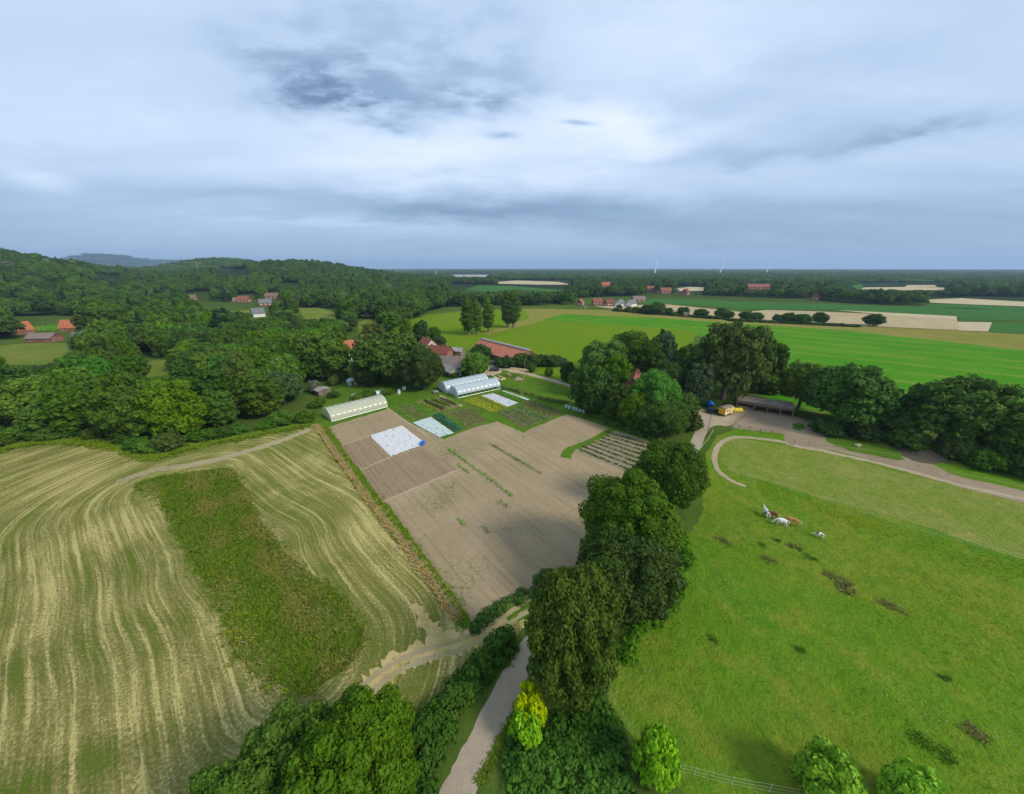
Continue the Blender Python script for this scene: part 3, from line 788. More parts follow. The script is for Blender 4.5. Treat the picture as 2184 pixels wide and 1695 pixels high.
# oaks behind the yard and along the right edge
for a in (('spread', 1785, 908, 782, 185, 'dark', 'wide spreading oak just right of the horse shelter'), ('spread', 1702, 872, 774, 95, 'olive', 'open branched oak behind the roof of the horse shelter'),
          ('spread', 2002, 946, 804, 185, 'dark', 'flat topped dark oak beside the dung heap'), ('spread', 2160, 990, 883, 150, 'dark', 'dark oak behind the small elder bush'),
          ('spread', 2330, 1010, 880, 170, 'mid', 'oak at the far end of the sandy track'), ('spread', 1895, 930, 868, 100, 'mid', 'lower oak filling the gap between the two widest oaks')):
    treep(*a)
treep('bush', 2038, 980, 934, 62, 'mid', 'small elder bush in front of the flat topped oak')
for i, (x, y, t_, w_) in enumerate(((1760, 925, 895, 60), (1840, 935, 900, 70), (1930, 955, 915, 70), (2090, 995, 955, 80), (2180, 1015, 965, 90))):
    treep('bush', x, y, t_, w_, 'dark', 'dark undergrowth bush below the oaks behind the sandy track', 'undergrowth bushes below the oaks')
# farmstead trees
for a in (('near', 905, 828, 736, 104, 'dark', 'large dark tree just left of the twin polytunnels'), ('spread', 838, 812, 708, 160, 'dark', 'huge dark tree in front of the bright orange roof'),
          ('round', 790, 822, 745, 70, 'dark', 'dark tree at the garden corner below the orange roofed house'),
          ('round', 700, 808, 702, 110, 'mid', 'green tree left of the bright orange roofed house'), ('round', 936, 744, 714, 38, 'olive', 'round yellowish tree above the dark red roof'),
          ('round', 928, 724, 695, 29, 'dark', 'small dark round tree behind the yellowish one'), ('tall', 900, 730, 682, 36, 'dark', 'column shaped tree left of the cream gable'),
          ('round', 1015, 803, 748, 62, 'light', 'light green tree beside the parked dark cars'), ('round', 1027, 768, 731, 46, 'dark', 'dark round tree at the corner of the long red barn'),
          ('tall', 868, 735, 676, 30, 'mid', 'tall thin tree beyond the orange roofed house'), ('spread', 800, 735, 690, 50, 'olive', 'leafy olive tree beside the pond')):
    treep(*a)
BR = 'bushes between the long red barn and the farm path'
for x, y, t_, w_ in (R6(1180, 340) + (762, 34), R6(1270, 340) + (760, 40), R6(1420, 330) + (752, 44), R6(1530, 350) + (754, 40), R6(1640, 320) + (758, 36), R6(1780, 330) + (755, 44), R6(1890, 320) + (760, 38), R6(1540, 400) + (775, 22)):
    treep('bush', x, y, t_, w_, random.choice(['mid', 'dark', 'blue']), 'rounded fruit bush between the long red barn and the farm path', BR)
treep('bush', *R6(1760, 455), 782, 20, 'mid', 'lone small bush in the grass below the farm path')
for x, y, t_, w_, lf in (R5(660, 720) + (778, 22, 'mid'), R5(820, 730) + (786, 24, 'mid'), R5(420, 720) + (788, 26, 'light'), R5(600, 690) + (795, 18, 'light'), R5(300, 780) + (800, 24, 'olive')):
    treep('bush', x, y, t_, w_, lf, 'young bushy tree in the wild garden behind the small glasshouse', 'young trees of the wild garden')
treep('round', *R5(75, 870), 809, 26, 'silver', 'silvery willow behind the grey shed roof')
for x, y, w_ in (R5(900, 900) + (30,), R5(700, 930) + (40,), R5(600, 960) + (30,), R5(980, 890) + (20,), R5(80, 1050) + (30,), R5(300, 930) + (26,), R5(150, 990) + (24,)):
    treep('bush', x, y, y - 13, w_, random.choice(['mid', 'light', 'dark']), 'low garden bush round the single yellowish polytunnel', 'garden bushes round the yellowish polytunnel')
for x, y, w_ in (R6(520, 440) + (28,), R6(690, 430) + (30,), R6(600, 470) + (22,)):
    treep('bush', x, y, y - 12, w_, 'light', 'pale garden bush between grey roofs and twin polytunnels', 'pale bushes behind the twin polytunnels')
PO = 'poplars at the edge of the pasture'
for x, y, t_, w_ in ((1000, 715, 637, 32), (1018, 713, 640, 26), (1042, 709, 637, 27), (1083, 699.5, 626, 27), (1095, 699, 620, 30)):
    treep('poplar', x, y, t_, w_, 'mid', 'tall poplar standing free at the edge of the pasture', PO)
# hedge of the far field edge
FH = 'hedge trees between the green field and the stubble'
for x, y, w_ in ((1380, 670, 30), (1400, 671, 36), (1425, 673, 20), (1455.5, 674, 26), (1495, 677, 30), (1537, 679, 30), (1552, 680, 24), (1590, 683, 30), (1612, 684, 30), (1660, 688, 26), (1680, 689, 34), (1710, 691, 36), (1747, 690, 32), (1861, 696, 36), (1355, 667, 16), (1340, 665, 14), (1320, 663, 14)):
    treep('round', x, y, y - random.uniform(15, 22) * (w_ / 32) - 4, w_, 'dark', 'hedgerow tree along the edge of the stubble beyond the green field', FH)
for k in range(16):
    x = 1560 + k * 22 + random.uniform(-5, 5); y = 685 + (x - 1560) * .048
    if x > 1830: continue
    treep('bush', x, y, y - 6, 24, 'dark', 'low hedge bush along the edge of the stubble beyond the green field', 'low bushes of the far hedge')
for k in range(15):
    x = 1318 + k * 16.5 + random.uniform(-4, 4); y = 664.5 + (x - 1318) * .078
    treep('bush', x, y, y - random.uniform(5, 9), random.uniform(16, 26), 'dark', 'low hedge bush along the edge of the stubble beyond the green field', 'low bushes of the far hedge')
# foreground bushes and trees below the drone
for a in (('near', 660, 1750, 1562, 225, 'mid', 'leafy tree crown beside the mown field, left of the lane'), ('near', 805, 1690, 1496, 225, 'mid', 'broad leafy tree beside the lane, right of another crown'),
          ('near', 540, 1840, 1640, 180, 'mid', 'lower tree crown at the corner of the mown field'), ('near', 760, 1820, 1600, 260, 'mid', 'tree crown close behind the broad leafy lane tree')):
    treep(*a)
treep('bush', 1128, 1545, 1470, 74, 'yellow', 'small yellow leaved tree at the edge of the lane')
treep('bush', 1122, 1575, 1515, 72, 'lime', 'lime green bush directly below the yellow leaved tree')
treep('bush', 1390, 1652, 1560, 96, 'lime', 'bright lime bush at the meadow corner beside the wire fence')
treep('bush', 1752, 1700, 1622, 125, 'lime', 'lime green bush next to the wire fence at the foot of the meadow')
treep('bush', 1935, 1726, 1656, 125, 'lime', 'paler lime bush standing beyond the first one at the foot of the meadow')


STEM = MB().bar((0, 0, -.05), (.1, 0, .6), .03, 4).mesh('stem', M_bark)


def hedge(name, px, wpx0, wpx1, h, leaf, label, seed, lf=.30, cat='hedge'):
    pts = resample(catmull([G(*p) for p in px], False, 8), .8, False); rg = random.Random(seed); lob = []
    c = pts[len(pts) // 2]
    for i, p in enumerate(pts):
        wd = wpx0 + (wpx1 - wpx0) * i / len(pts)
        for k in range(max(1, int(wd / .9))):
            o = rg.uniform(-.5, .5) * wd; a, b = pts[max(i - 1, 0)], pts[min(i + 1, len(pts) - 1)]
            d = Vector((b[0] - a[0], b[1] - a[1])).normalized(); r = rg.uniform(.55, .95)
            hh = h * rg.uniform(.45, 1.0) * (1 - .5 * abs(o / wd * 2) ** 2)
            lob.append([p[0] - d.y * o - c[0], p[1] + d.x * o - c[1], hh - r * .5, r, r, r * .8])
    e = empty(name, (c[0], c[1], 0), 0, label, cat)
    o = obj('foliage', crown('foliage', lob, lf, .9, seed, LF[leaf], core=.78, zmin=.02), e)
    for i in range(0, len(pts), 4): obj('stem', STEM, e, (pts[i][0] - c[0], pts[i][1] - c[1], 0))
    return e


hedge('hedge', [(1085, 1365), (1035, 1425), (975, 1490), (925, 1560), (890, 1640), (870, 1740)], 2.0, 3.4, 1.8, 'bramble', 'dark green hedge along the left side of the gravel lane', 301)
hedge('bramble_thicket', [(1110, 1640), (1180, 1600), (1250, 1560), (1300, 1540)], 4.0, 4.0, 1.2, 'bramble', 'dense bramble thicket between the lane and the meadow', 302)
hedge('bramble_thicket', [(1090, 1665), (1200, 1650), (1330, 1650)], 2.2, 4.0, 1.2, 'bramble', 'bramble bank along the lower edge of the thicket near the wire fence', 303)
hedge('hedge', [(1010, 1340), (1060, 1305), (1120, 1268), (1170, 1220)], 1.0, 1.6, .7, 'bramble', 'low green weedy bank at the bottom corner of the soil field', 304, .24)
hedge('hedge', [(1440, 1130), (1462, 1190), (1440, 1260), (1380, 1330), (1330, 1400)], 1.4, 1.6, .9, 'bramble', 'weedy undergrowth along the meadow side of the lane trees', 305)
hedge('hedge', [(1240, 868), (1290, 900), (1340, 918), (1400, 940)], 2.4, 2.4, 1.4, 'mid', 'low hedge between the furrowed plot and the house trees', 306, .45)
hedge('hedge', [R6(1190, 600), R6(1400, 650), R6(1700, 740), R6(1960, 790)], 1.5, 2.0, .8, 'olive', 'rough grassy hedge right of the twin polytunnels', 307, .4)

# ------------------------------------------------------------------ woods
LOW = []
for i, (kk, lf, dm) in enumerate((('dark', 'dark', (5, 4.6, 6.0)), ('mid', 'mid', (5, 5.0, 6.2)), ('dark', 'dark', (4.4, 6.0, 7.0)), ('mid', 'light', (4.8, 4.4, 5.8)), ('mid', 'mid', (4.6, 5.6, 6.6)))):
    LOW.append((crown('crown_wood', dome(*dm, 14, 131 + i, .44, .3, -.6, 1.0, 1.6), .85, 1.0, 140 + i, LF[lf], core=.84), lf, dm))
LOWC = crown('crown_spruce', [[0, 0, 1.2 + k * 1.5, 3.0 * (1 - k / 9) + .4, 3.0 * (1 - k / 9) + .4, .95] for k in range(9)], .8, 1.1, 150, LF['pine'], core=.85)
LOWW = crown('crown_willow', dome(4.6, 5, 5.6, 15, 155, .42, .25, -.6), .9, 1.2, 156, LF['silver'], core=.84)


def inpoly(p, poly):
    x, y = p; c = False; n = len(poly); j = n - 1
    for i in range(n):
        xi, yi = poly[i]; xj, yj = poly[j]
        if (yi > y) != (yj > y) and x < (xj - xi) * (y - yi) / (yj - yi) + xi: c = not c
        j = i
    return c


# where wood grows, and the openings in it that stay clear (fields, houses and glades seen between the trees)
WOOD = [[(-500, 1010), (-200, 985), (-60, 972), (0, 944), (60, 932), (150, 926), (250, 930), (330, 948), (420, 922), (540, 902), (640, 885), (676, 850), (690, 810), (740, 795), (760, 770), (765, 740), (800, 724), (850, 700), (880, 684), (905, 668), (960, 655),
          (1110, 653), (1230, 650), (1300, 645), (1350, 634), (1400, 628), (1600, 634), (1700, 638), (1850, 650), (1975, 652), (2000, 640), (2184, 637), (2600, 640), (2600, 577), (-500, 577)]]
CLEAR = [[(430, 644), (540, 644), (540, 668), (430, 666)], [(633, 655), (725, 660), (722, 682), (636, 684)], [(762, 682), (806, 680), (806, 706), (760, 712)], [(30, 677), (180, 677), (178, 704), (132, 710), (130, 727), (62, 727), (30, 712)],
         [(-40, 728), (165, 728), (152, 752), (60, 780), (-40, 775)], [(284, 766), (384, 764), (380, 800), (300, 808)], [(205, 583), (258, 583), (258, 600), (205, 600)], [(285, 586), (312, 586), (312, 598), (285, 598)],
         [(458, 572), (530, 574), (528, 588), (458, 586)], [(400, 626), (452, 622), (456, 648), (400, 648)], [(505, 630), (545, 630), (545, 650), (505, 650)], [(535, 655), (575, 655), (575, 682), (535, 682)], [(558, 638), (585, 638), (585, 655), (558, 655)],
         [(570, 628), (600, 628), (600, 642), (570, 642)], [(602, 604), (640, 604), (640, 618), (602, 618)], [(960, 607), (1205, 609), (1205, 626), (960, 626)], [(1060, 598), (1222, 598), (1222, 609), (1060, 609)], [(735, 722), (800, 715), (800, 765), (735, 765)],
         [(1228, 636), (1370, 632), (1372, 660), (1228, 656)], [(1283, 604), (1302, 604), (1302, 615), (1283, 615)], [(1440, 611), (1505, 611), (1505, 624), (1440, 624)], [(1380, 614), (1396, 614), (1396, 623), (1380, 623)], [(1410, 617), (1428, 617), (1428, 626), (1410, 626)], [(1452, 619), (1472, 619), (1472, 629), (1452, 629)],
         [(1595, 605), (1645, 605), (1645, 621), (1595, 621)], [(1805, 604), (2020, 604), (2020, 621), (1805, 621)], [(1975, 634), (2600, 634), (2600, 700), (1960, 700)], [(1730, 630), (1748, 630), (1748, 642), (1730, 642)], [(848, 572), (892, 572), (892, 582), (848, 582)], [(965, 583), (1045, 583), (1045, 592), (965, 592)], [(922, 574), (938, 574), (938, 586), (922, 586)]]
CB = [(min(p[0] for p in q), max(p[0] for p in q), min(p[1] for p in q), max(p[1] for p in q)) for q in CLEAR]


def clear_at(p):
    for q, b in zip(CLEAR, CB):
        if b[0] <= p[0] <= b[1] and b[2] <= p[1] <= b[3] and inpoly(p, q): return True
    return False


def grows(x, y, z, h, r):
    b = PX(x, y, 0.0)
    if not any(inpoly(b, q) for q in WOOD): return False
    ppm = F / (y * math.cos(PITCH) + H * math.sin(PITCH))
    for t in (0, .5, .95):
        p = PX(x, y, z + h * t)
        for s in (-.4, 0, .4):
            if clear_at((p[0] + s * 2 * r * ppm, p[1])): return False
    return True


TAKEN = {}
cand = []; sp = 7.6
for iy in range(int(1150 / sp)):
    for ix in range(-int(1500 / sp), int(1500 / sp)):
        x = (ix + random.uniform(-.42, .42)) * sp; y = (iy + random.uniform(-.42, .42)) * sp + 60
        D = math.hypot(x, y)
        if D > 1150 or y < 60 or abs(math.degrees(math.atan2(x, y))) > 61: continue
        if D > 420 and random.random() < .22: continue
        if D > 600 and random.random() < .2: continue
        h = random.triangular(9, 18, 13) if D < 420 else random.triangular(8.5, 16, 11.5); wd = random.uniform(8.5, 14.5)
        z = Tz(x, y)
        if any((x - a) ** 2 + (y - b) ** 2 < (r + wd * .36) ** 2 for a, b, r in FOOT if abs(x - a) < 16): continue
        if any((x - a) ** 2 + (y - b) ** 2 < 34 for a, b in TAKEN.get((int(x // 8), int(y // 8)), ())): continue
        for q in (1, .78, .58, .4):
            if grows(x, y, z, h * q, wd * (.5 + .5 * q) * .42): break
        else: continue
        TAKEN.setdefault((int(x // 8), int(y // 8)), []).append((x, y))
        cand.append((D, x, y, z, wd * (.5 + .5 * q), h * q))
cand.sort()
WG = 'woodland trees beside the mown field'
LAB = {'dark': 'dark green tree standing in the wood beyond the mown field', 'mid': 'mid green tree standing in the wood beyond the mown field', 'light': 'light green tree standing in the wood beyond the mown field',
       'fresh': 'vivid fresh green tree standing out of the wood beyond the mown field', 'olive': 'yellowish olive tree standing in the wood beyond the mown field', 'blue': 'grey green tree standing in the wood beyond the mown field'}
NI = max(0, 296 - NTREE[0]); rest = []
for i, (D, x, y, z, wd, h) in enumerate(cand):
    if i < NI:
        k = random.choice(['round', 'round', 'round', 'spread', 'tall']); lf = random.choices(['dark', 'mid', 'light', 'fresh', 'olive', 'blue'], [6, 10, 4, 2, 2, 1])[0]
        tree(k, x, y, wd * 1.06, h, lf, LAB[lf], 'woodland trees, ' + lf + ' green', z=z)
    else: rest.append((x, y, z, wd / 10, h / 11, random.choices(range(7), [30, 24, 14, 7, 18, 5, 2])[0]))
# bushes along the wood edge
EDGE = [(-60, 978), (0, 952), (60, 938), (120, 934), (200, 936), (270, 946), (330, 966), (420, 940), (540, 919), (600, 908), (650, 897)]
for i, p in enumerate(resample(EDGE, 28, False)):
    g = G(p[0] + random.uniform(-6, 6), p[1] + random.uniform(-4, 3))
    wd = random.uniform(4, 7)
    if i % 5 == 4: continue
    tree('bush', g[0], g[1], wd, wd * random.uniform(.45, .7), random.choice(['dark', 'mid', 'bramble', 'mid']), 'leafy bush at the foot of the wood beside the mown field', 'bushes along the edge of the wood')


def gn_scatter(name, rows, sources, label, cat):
    """one object: its points carry a scattered kind each"""
    me = bpy.data.meshes.new(name); A = np.array(rows)
    me.vertices.add(len(A)); me.vertices.foreach_set('co', A[:, :3].astype(np.float32).ravel())
    for nm, ty, dat in (('sc', 'FLOAT_VECTOR', np.stack([A[:, 3], A[:, 3], A[:, 4]], 1)), ('rt', 'FLOAT', rng.uniform(0, 6.28, len(A))), ('ix', 'INT', A[:, 5])):
        a = me.attributes.new(nm, ty, 'POINT'); a.data.foreach_set('vector' if ty == 'FLOAT_VECTOR' else 'value', (dat.astype(np.int32) if ty == 'INT' else dat.astype(np.float32)).ravel())
    o = obj(name, me); tag(o, label, cat, None, 'stuff')
    g = bpy.data.node_groups.new(name, 'GeometryNodeTree')
    g.interface.new_socket('Geometry', in_out='INPUT', socket_type='NodeSocketGeometry'); g.interface.new_socket('Geometry', in_out='OUTPUT', socket_type='NodeSocketGeometry')
    N = g.nodes; L = g.links; gi = N.new('NodeGroupInput'); go = N.new('NodeGroupOutput')
    iop = N.new('GeometryNodeInstanceOnPoints'); gti = N.new('GeometryNodeGeometryToInstance')
    for s in sources:                       # joined so that the instance number matches the list
        oi = N.new('GeometryNodeObjectInfo'); oi.inputs['Object'].default_value = s; oi.inputs['As Instance'].default_value = True
        L.new(oi.outputs['Geometry'], gti.inputs[0])
    jn = N.new('GeometryNodeJoinGeometry')
    for ln in list(gti.inputs[0].links): L.new(ln.from_socket, jn.inputs[0]); L.remove(ln)
    N.remove(gti)
    def na(nm, ty):
        n = N.new('GeometryNodeInputNamedAttribute'); n.data_type = ty; n.inputs['Name'].default_value = nm; return n.outputs['Attribute']
    rv = N.new('ShaderNodeCombineXYZ'); L.new(na('rt', 'FLOAT'), rv.inputs[2])
    L.new(gi.outputs[0], iop.inputs['Points']); L.new(jn.outputs[0], iop.inputs['Instance']); iop.inputs['Pick Instance'].default_value = True
    L.new(na('ix', 'INT'), iop.inputs['Instance Index']); L.new(na('sc', 'FLOAT_VECTOR'), iop.inputs['Scale'])
    try: L.new(rv.outputs[0], iop.inputs['Rotation'])
    except Exception: pass
    L.new(iop.outputs[0], go.inputs[0])
    md = o.modifiers.new('scatter', 'NODES'); md.node_group = g
    return o


# the crowns that the scattered wood repeats belong to real trees standing at the far end of the wood's near part
SRC = []
for k in range(7):
    D, x, y, z, wd, h = cand[NI + 40 + k * 3]
    lf = ['dark', 'mid', 'dark', 'light', 'mid', 'pine', 'silver'][k]
    e = empty('spruce_tree' if lf == 'pine' else 'willow_tree' if lf == 'silver' else 'broadleaf_tree', (x, y, z), 0, {'pine': 'dark pointed spruce rising among the broadleaved wood', 'silver': 'pale silvery willow standing in the broadleaved wood'}.get(lf, LAB.get(lf, '').replace('standing in', 'deep inside')), 'tree', None, (wd / 10, wd / 10, h / 11))
    if lf not in ('pine', 'silver'): e['group'] = 'trees deep in the wood, ' + lf + ' green'
    obj('trunk', TRK['round'], e)
    SRC.append(obj('crown', LOW[k][0] if k < 5 else LOWC if k == 5 else LOWW, e))
rest = [r for r in rest if not any(abs(r[0] - s.parent.location.x) < 3 and abs(r[1] - s.parent.location.y) < 3 for s in SRC)]
gn_scatter('woodland', rest, SRC, 'broadleaved wood covering the hills behind the farm', 'wood')

# the far wood: whole groups of crowns, out to the horizon
gl_ = []
rg_ = random.Random(5)
for k in range(26):
    a, r_ = k * 2.4, 30 * math.sqrt((k + .5) / 26); s_ = rg_.uniform(4.5, 7.5)
    gl_.append([r_ * math.cos(a), r_ * math.sin(a), rg_.uniform(6, 10), s_, s_, s_ * .8])
COPSE = [crown('copse', gl_, 2.3, .85, 171, LF['dark'], core=.9), crown('copse', [[x * .8, y * 1.1, z * rg_.uniform(.8, 1.2), a, b, c] for x, y, z, a, b, c in gl_], 2.3, .85, 172, LF['mid'], core=.9)]
far = []; y = 1100.0
D = 1090.0
while D < 9500:
    stp = max(44, D * .022)
    for a in np.arange(-60, 60, math.degrees(stp / D)):
        aa = math.radians(a + random.uniform(-.4, .4) * math.degrees(stp / D)); d = D + random.uniform(-.4, .4) * stp
        x, y = d * math.sin(aa), d * math.cos(aa); z = Tz(x, y)
        hill = z > 6
        if not hill and random.random() < .16: continue
        s_ = stp / 44 * random.uniform(.95, 1.2); hz = random.uniform(.75, 1.15)
        if D < 3300 and not grows(x, y, z, 14 * hz, 22 * s_): continue
        far.append((x, y, z - (4 if z > 6 else 2), s_, hz * min(1.4, s_ ** .3), random.choices([0, 1], [3, 1])[0]))
    D += stp * .9
# the groups' shapes belong to two real copses on the hill
CS = []
for k, (x, y) in enumerate(((-1010, 760), (-960, 880))):
    z = Tz(x, y)
    e = empty('copse', (x, y, z - 3), 0, ('dark' if k == 0 else 'mid green') + ' copse of crowns on the wooded hill', 'copse')
    o_ = obj('crowns', COPSE[k], e); o_['kind'] = 'stuff'; CS.append(o_)
gn_scatter('far_woodland', far, CS, 'dark woods of the plain reaching to the horizon', 'wood')
print('TREES', NTREE[0], 'cand', len(cand), 'rest', len(rest), 'far', len(far))

# ------------------------------------------------------------------ buildings
M_tile = {}


def rooftile(name, c):
    def fn(nt):
        tc = nt.n.new('ShaderNodeTexCoord').outputs['Object']; p = nt.pos()
        br = nt.n.new('ShaderNodeTexWave'); br.wave_type = 'BANDS'; br.bands_direction = 'Z'; nt.put(br.inputs['Vector'], tc); br.inputs['Scale'].default_value = 1.4; br.inputs['Distortion'].default_value = .4
        n = nt.noise(p, .8, 5, .65); n2 = nt.noise(p, 5, 3)
        col = nt.mix(nt.m('MULTIPLY', nt.ss(n, .38, .68), .55), c, tuple(v * .55 for v in c))
        col = nt.mix(nt.m('MULTIPLY', nt.ss(n2, .5, .75), .25), col, (.10, .09, .06))
        return col, nt.bump(br.outputs['Fac'], .5, .06)
    return mat(name, fn, rough=.8, spec=.2)


RT = {'orange': rooftile('tiles_orange', (.40, .13, .06)), 'red': rooftile('tiles_red', (.25, .09, .06)), 'dark': rooftile('tiles_dark_red', (.19, .060, .040)), 'barn': rooftile('tiles_barn', (.46, .155, .095)),
      'grey': rooftile('tiles_grey', (.16, .165, .175)), 'mauve': rooftile('tiles_mauve', (.215, .165, .145)), 'slate': rooftile('sheet_grey', (.30, .28, .26)), 'brown': rooftile('tiles_brown', (.20, .13, .09))}


def brick(name, c):
    return mat(name, lambda nt: (nt.mix(nt.ss(nt.noise(nt.pos(), 2.5, 4), .35, .7), c, tuple(v * .7 for v in c)), nt.bump(nt.noise(nt.pos(), 8, 3), .3, .03)), rough=.9)


WL = {'white': brick('plaster_white', (.74, .73, .69)), 'cream': brick('plaster_cream', (.70, .63, .45)), 'brick': brick('brick_red', (.27, .115, .075)), 'grey': brick('plaster_grey', (.42, .41, .39)), 'wood': brick('weathered_wood', (.20, .16, .12))}
M_glass = mat('window_glass', lambda nt: ((.03, .04, .05), None), rough=.1, spec=.7)
M_frame = mat('window_frame_paint', color=(.72, .72, .70))
M_door = mat('door_paint', color=(.15, .10, .07))


def house(loc, rz, L, W, wh, rh, wall, roof, label, near=True, group=None, chimney=True, nwin=3, name='house', cat='house', z=0.0):
    """ridge along local x"""
    e = empty(name, (loc[0], loc[1], z), rz, label, cat, group)
    b = MB(); prof = [(-W / 2, -.3), (W / 2, -.3), (W / 2, wh), (0, wh + rh), (-W / 2, wh)]
    n = 5; v = [(-L / 2, y, zz) for y, zz in prof] + [(L / 2, y, zz) for y, zz in prof]
    b.add(v, [(i, n + i, n + (i + 1) % n, (i + 1) % n) for i in range(n)] + [tuple(range(n)), tuple(range(2 * n - 1, n - 1, -1))])
    b.build('wall', WL[wall], e)
    ov, th = .4, .18; k = rh / (W / 2)
    ey = W / 2 + ov; ez = wh - ov * k
    r = MB()
    pr = [(-ey, ez + .02), (0, wh + rh + .02), (ey, ez + .02), (ey, ez + th + .02), (0, wh + rh + th + .05), (-ey, ez + th + .02)]
    v = [(-L / 2 - ov, y, zz) for y, zz in pr] + [(L / 2 + ov, y, zz) for y, zz in pr]
    r.add(v, [(i, 6 + i, 6 + (i + 1) % 6, (i + 1) % 6) for i in range(6)] + [(0, 1, 4, 5), (1, 2, 3, 4), (6, 7, 10, 11), (7, 8, 9, 10)])
    ro = r.build('roof', RT[roof], e)
    if chimney: MB().box(L * .18 - .35, L * .18 + .35, -.9, -.3, wh + rh * .5, wh + rh + .9).build('chimney', WL['brick'], ro)
    ww, wz = .55, wh * .55
    for s in (-1, 1):
        for i in range(nwin):
            x = -L / 2 + L * (i + .5) / nwin
            y0, y1 = sorted((s * W / 2 - s * .02, s * W / 2 + s * .04))
            if i == nwin // 2 and near and s < 0:
                MB().box(x - .5, x + .5, y0, y1, .0, 2.0).build('door', M_door, e)
            else:
                wn = MB().box(x - ww, x + ww, y0, y1, wz - .6, wz + .6).build('window', M_frame, e)
                if near: MB().box(x - ww + .1, x + ww - .1, *(sorted((y0 - .01, y1 + .01)) if s > 0 else (y0 - .01, y0 + .005)), wz - .5, wz + .5).build('pane', M_glass, wn)
    for s in (-1, 1):
        x0, x1 = sorted((s * L / 2 - s * .02, s * L / 2 + s * .04))
        for y in (-W * .2, W * .2):
            wn = MB().box(x0, x1, y - ww, y + ww, wz - .6, wz + .6).build('window', M_frame, e)
            if near: MB().box(*(sorted((x0 - .01, x1 + .01))), y - ww + .1, y + ww - .1, wz - .5, wz + .5).build('pane', M_glass, wn)
        if rh > 2: MB().box(x0, x1, -.45, .45, wh + rh * .25, wh + rh * .25 + .9).build('window', M_glass, e)
    FOOT.append((loc[0], loc[1], L * .4)); return e


def heading(p0, p1):
    a, b = G(*p0), G(*p1); return math.atan2(b[1] - a[1], b[0] - a[0])


# the farm
A_, B_ = R6(1120, 255), R6(1560, 262)
g0, g1 = Vector(G(1029, 724, 6.2)), Vector(G(1127, 748, 6.2))
bd = (g1 - g0); mid = (g0 + g1) / 2; nrm = Vector((-bd.y, bd.x)).normalized()
bl = bd.length
hb = house((mid.x, mid.y), math.atan2(bd.y, bd.x), bl, 14, 2.6, 3.6, 'wood', 'barn', 'long low barn with pale red roof and grey ridge', chimney=False, nwin=8, name='barn', cat='barn')
MB().box(-bl / 2 - .42, bl / 2 + .42, -.9, .9, 6.0, 6.6).build('ridge_vent', RT['slate'], hb)
house(G(764, 764), heading((743, 762), (790, 756)), 11, 9, 4.0, 4.6, 'white', 'orange', 'white house with bright orange tiled roof among dark trees')
house(G(793, 745), .3, 8, 7, 3.6, 3.8, 'brick', 'orange', 'small orange gabled house behind the huge dark tree', near=False)
house(G(914, 752), -.9, 9, 7.5, 3.4, 3.6, 'cream', 'red', 'cream gabled farmhouse beside the dark red roof')
house(G(939, 762), -.25, 10, 8, 2.4, 3.0, 'brick', 'dark', 'low farm building with dark red roof next to the cream gable')
house(G(966, 756), -.35, 11, 4.5, 2.2, 1.1, 'wood', 'slate', 'long open shed between dark red roof and pasture', chimney=False, name='shed', cat='shed')
house(G(957, 790), -.35, 15, 8, 2.8, 3.0, 'brick', 'mauve', 'long barn with mottled mauve roof behind the polytunnels', chimney=False, name='barn', cat='barn')
house(G(962, 800), -.9, 8, 5, 2.2, 1.3, 'grey', 'slate', 'low shed with light grey roof behind the polytunnels', chimney=False, nwin=2, name='shed', cat='shed')
house(G(1350, 845), 1.15, 11, 9, 3.2, 4.4, 'brick', 'red', 'house with red roof half hidden among tall trees', nwin=3)
# the hamlet in the wood, far left
house(G(44, 713), 1.2, 10, 8.5, 2.6, 4.8, 'brick', 'orange', 'orange roofed farmhouse at the end of the bright green clearing')
house(G(160, 706), .35, 10, 9, 2.6, 4.6, 'brick', 'orange', 'wide orange roofed house at the right of the bright green clearing')
house(G(98, 729), .1, 13, 7, 2.4, 2.4, 'brick', 'mauve', 'long farm building with grey brown roof between two orange roofs', chimney=False, name='barn', cat='barn')


def farh(px, py, L, W, wh, rh, wall, roof, rz, label, name='house', cat='house'):
    g = G(px, py); z = Tz(*g); L, W, wh, rh = L * .8, W * .8, wh * .8, rh * .8; house(g, rz, L, W, wh, rh, wall, roof, label, near=False, chimney=False, name=name, cat=cat, z=z)


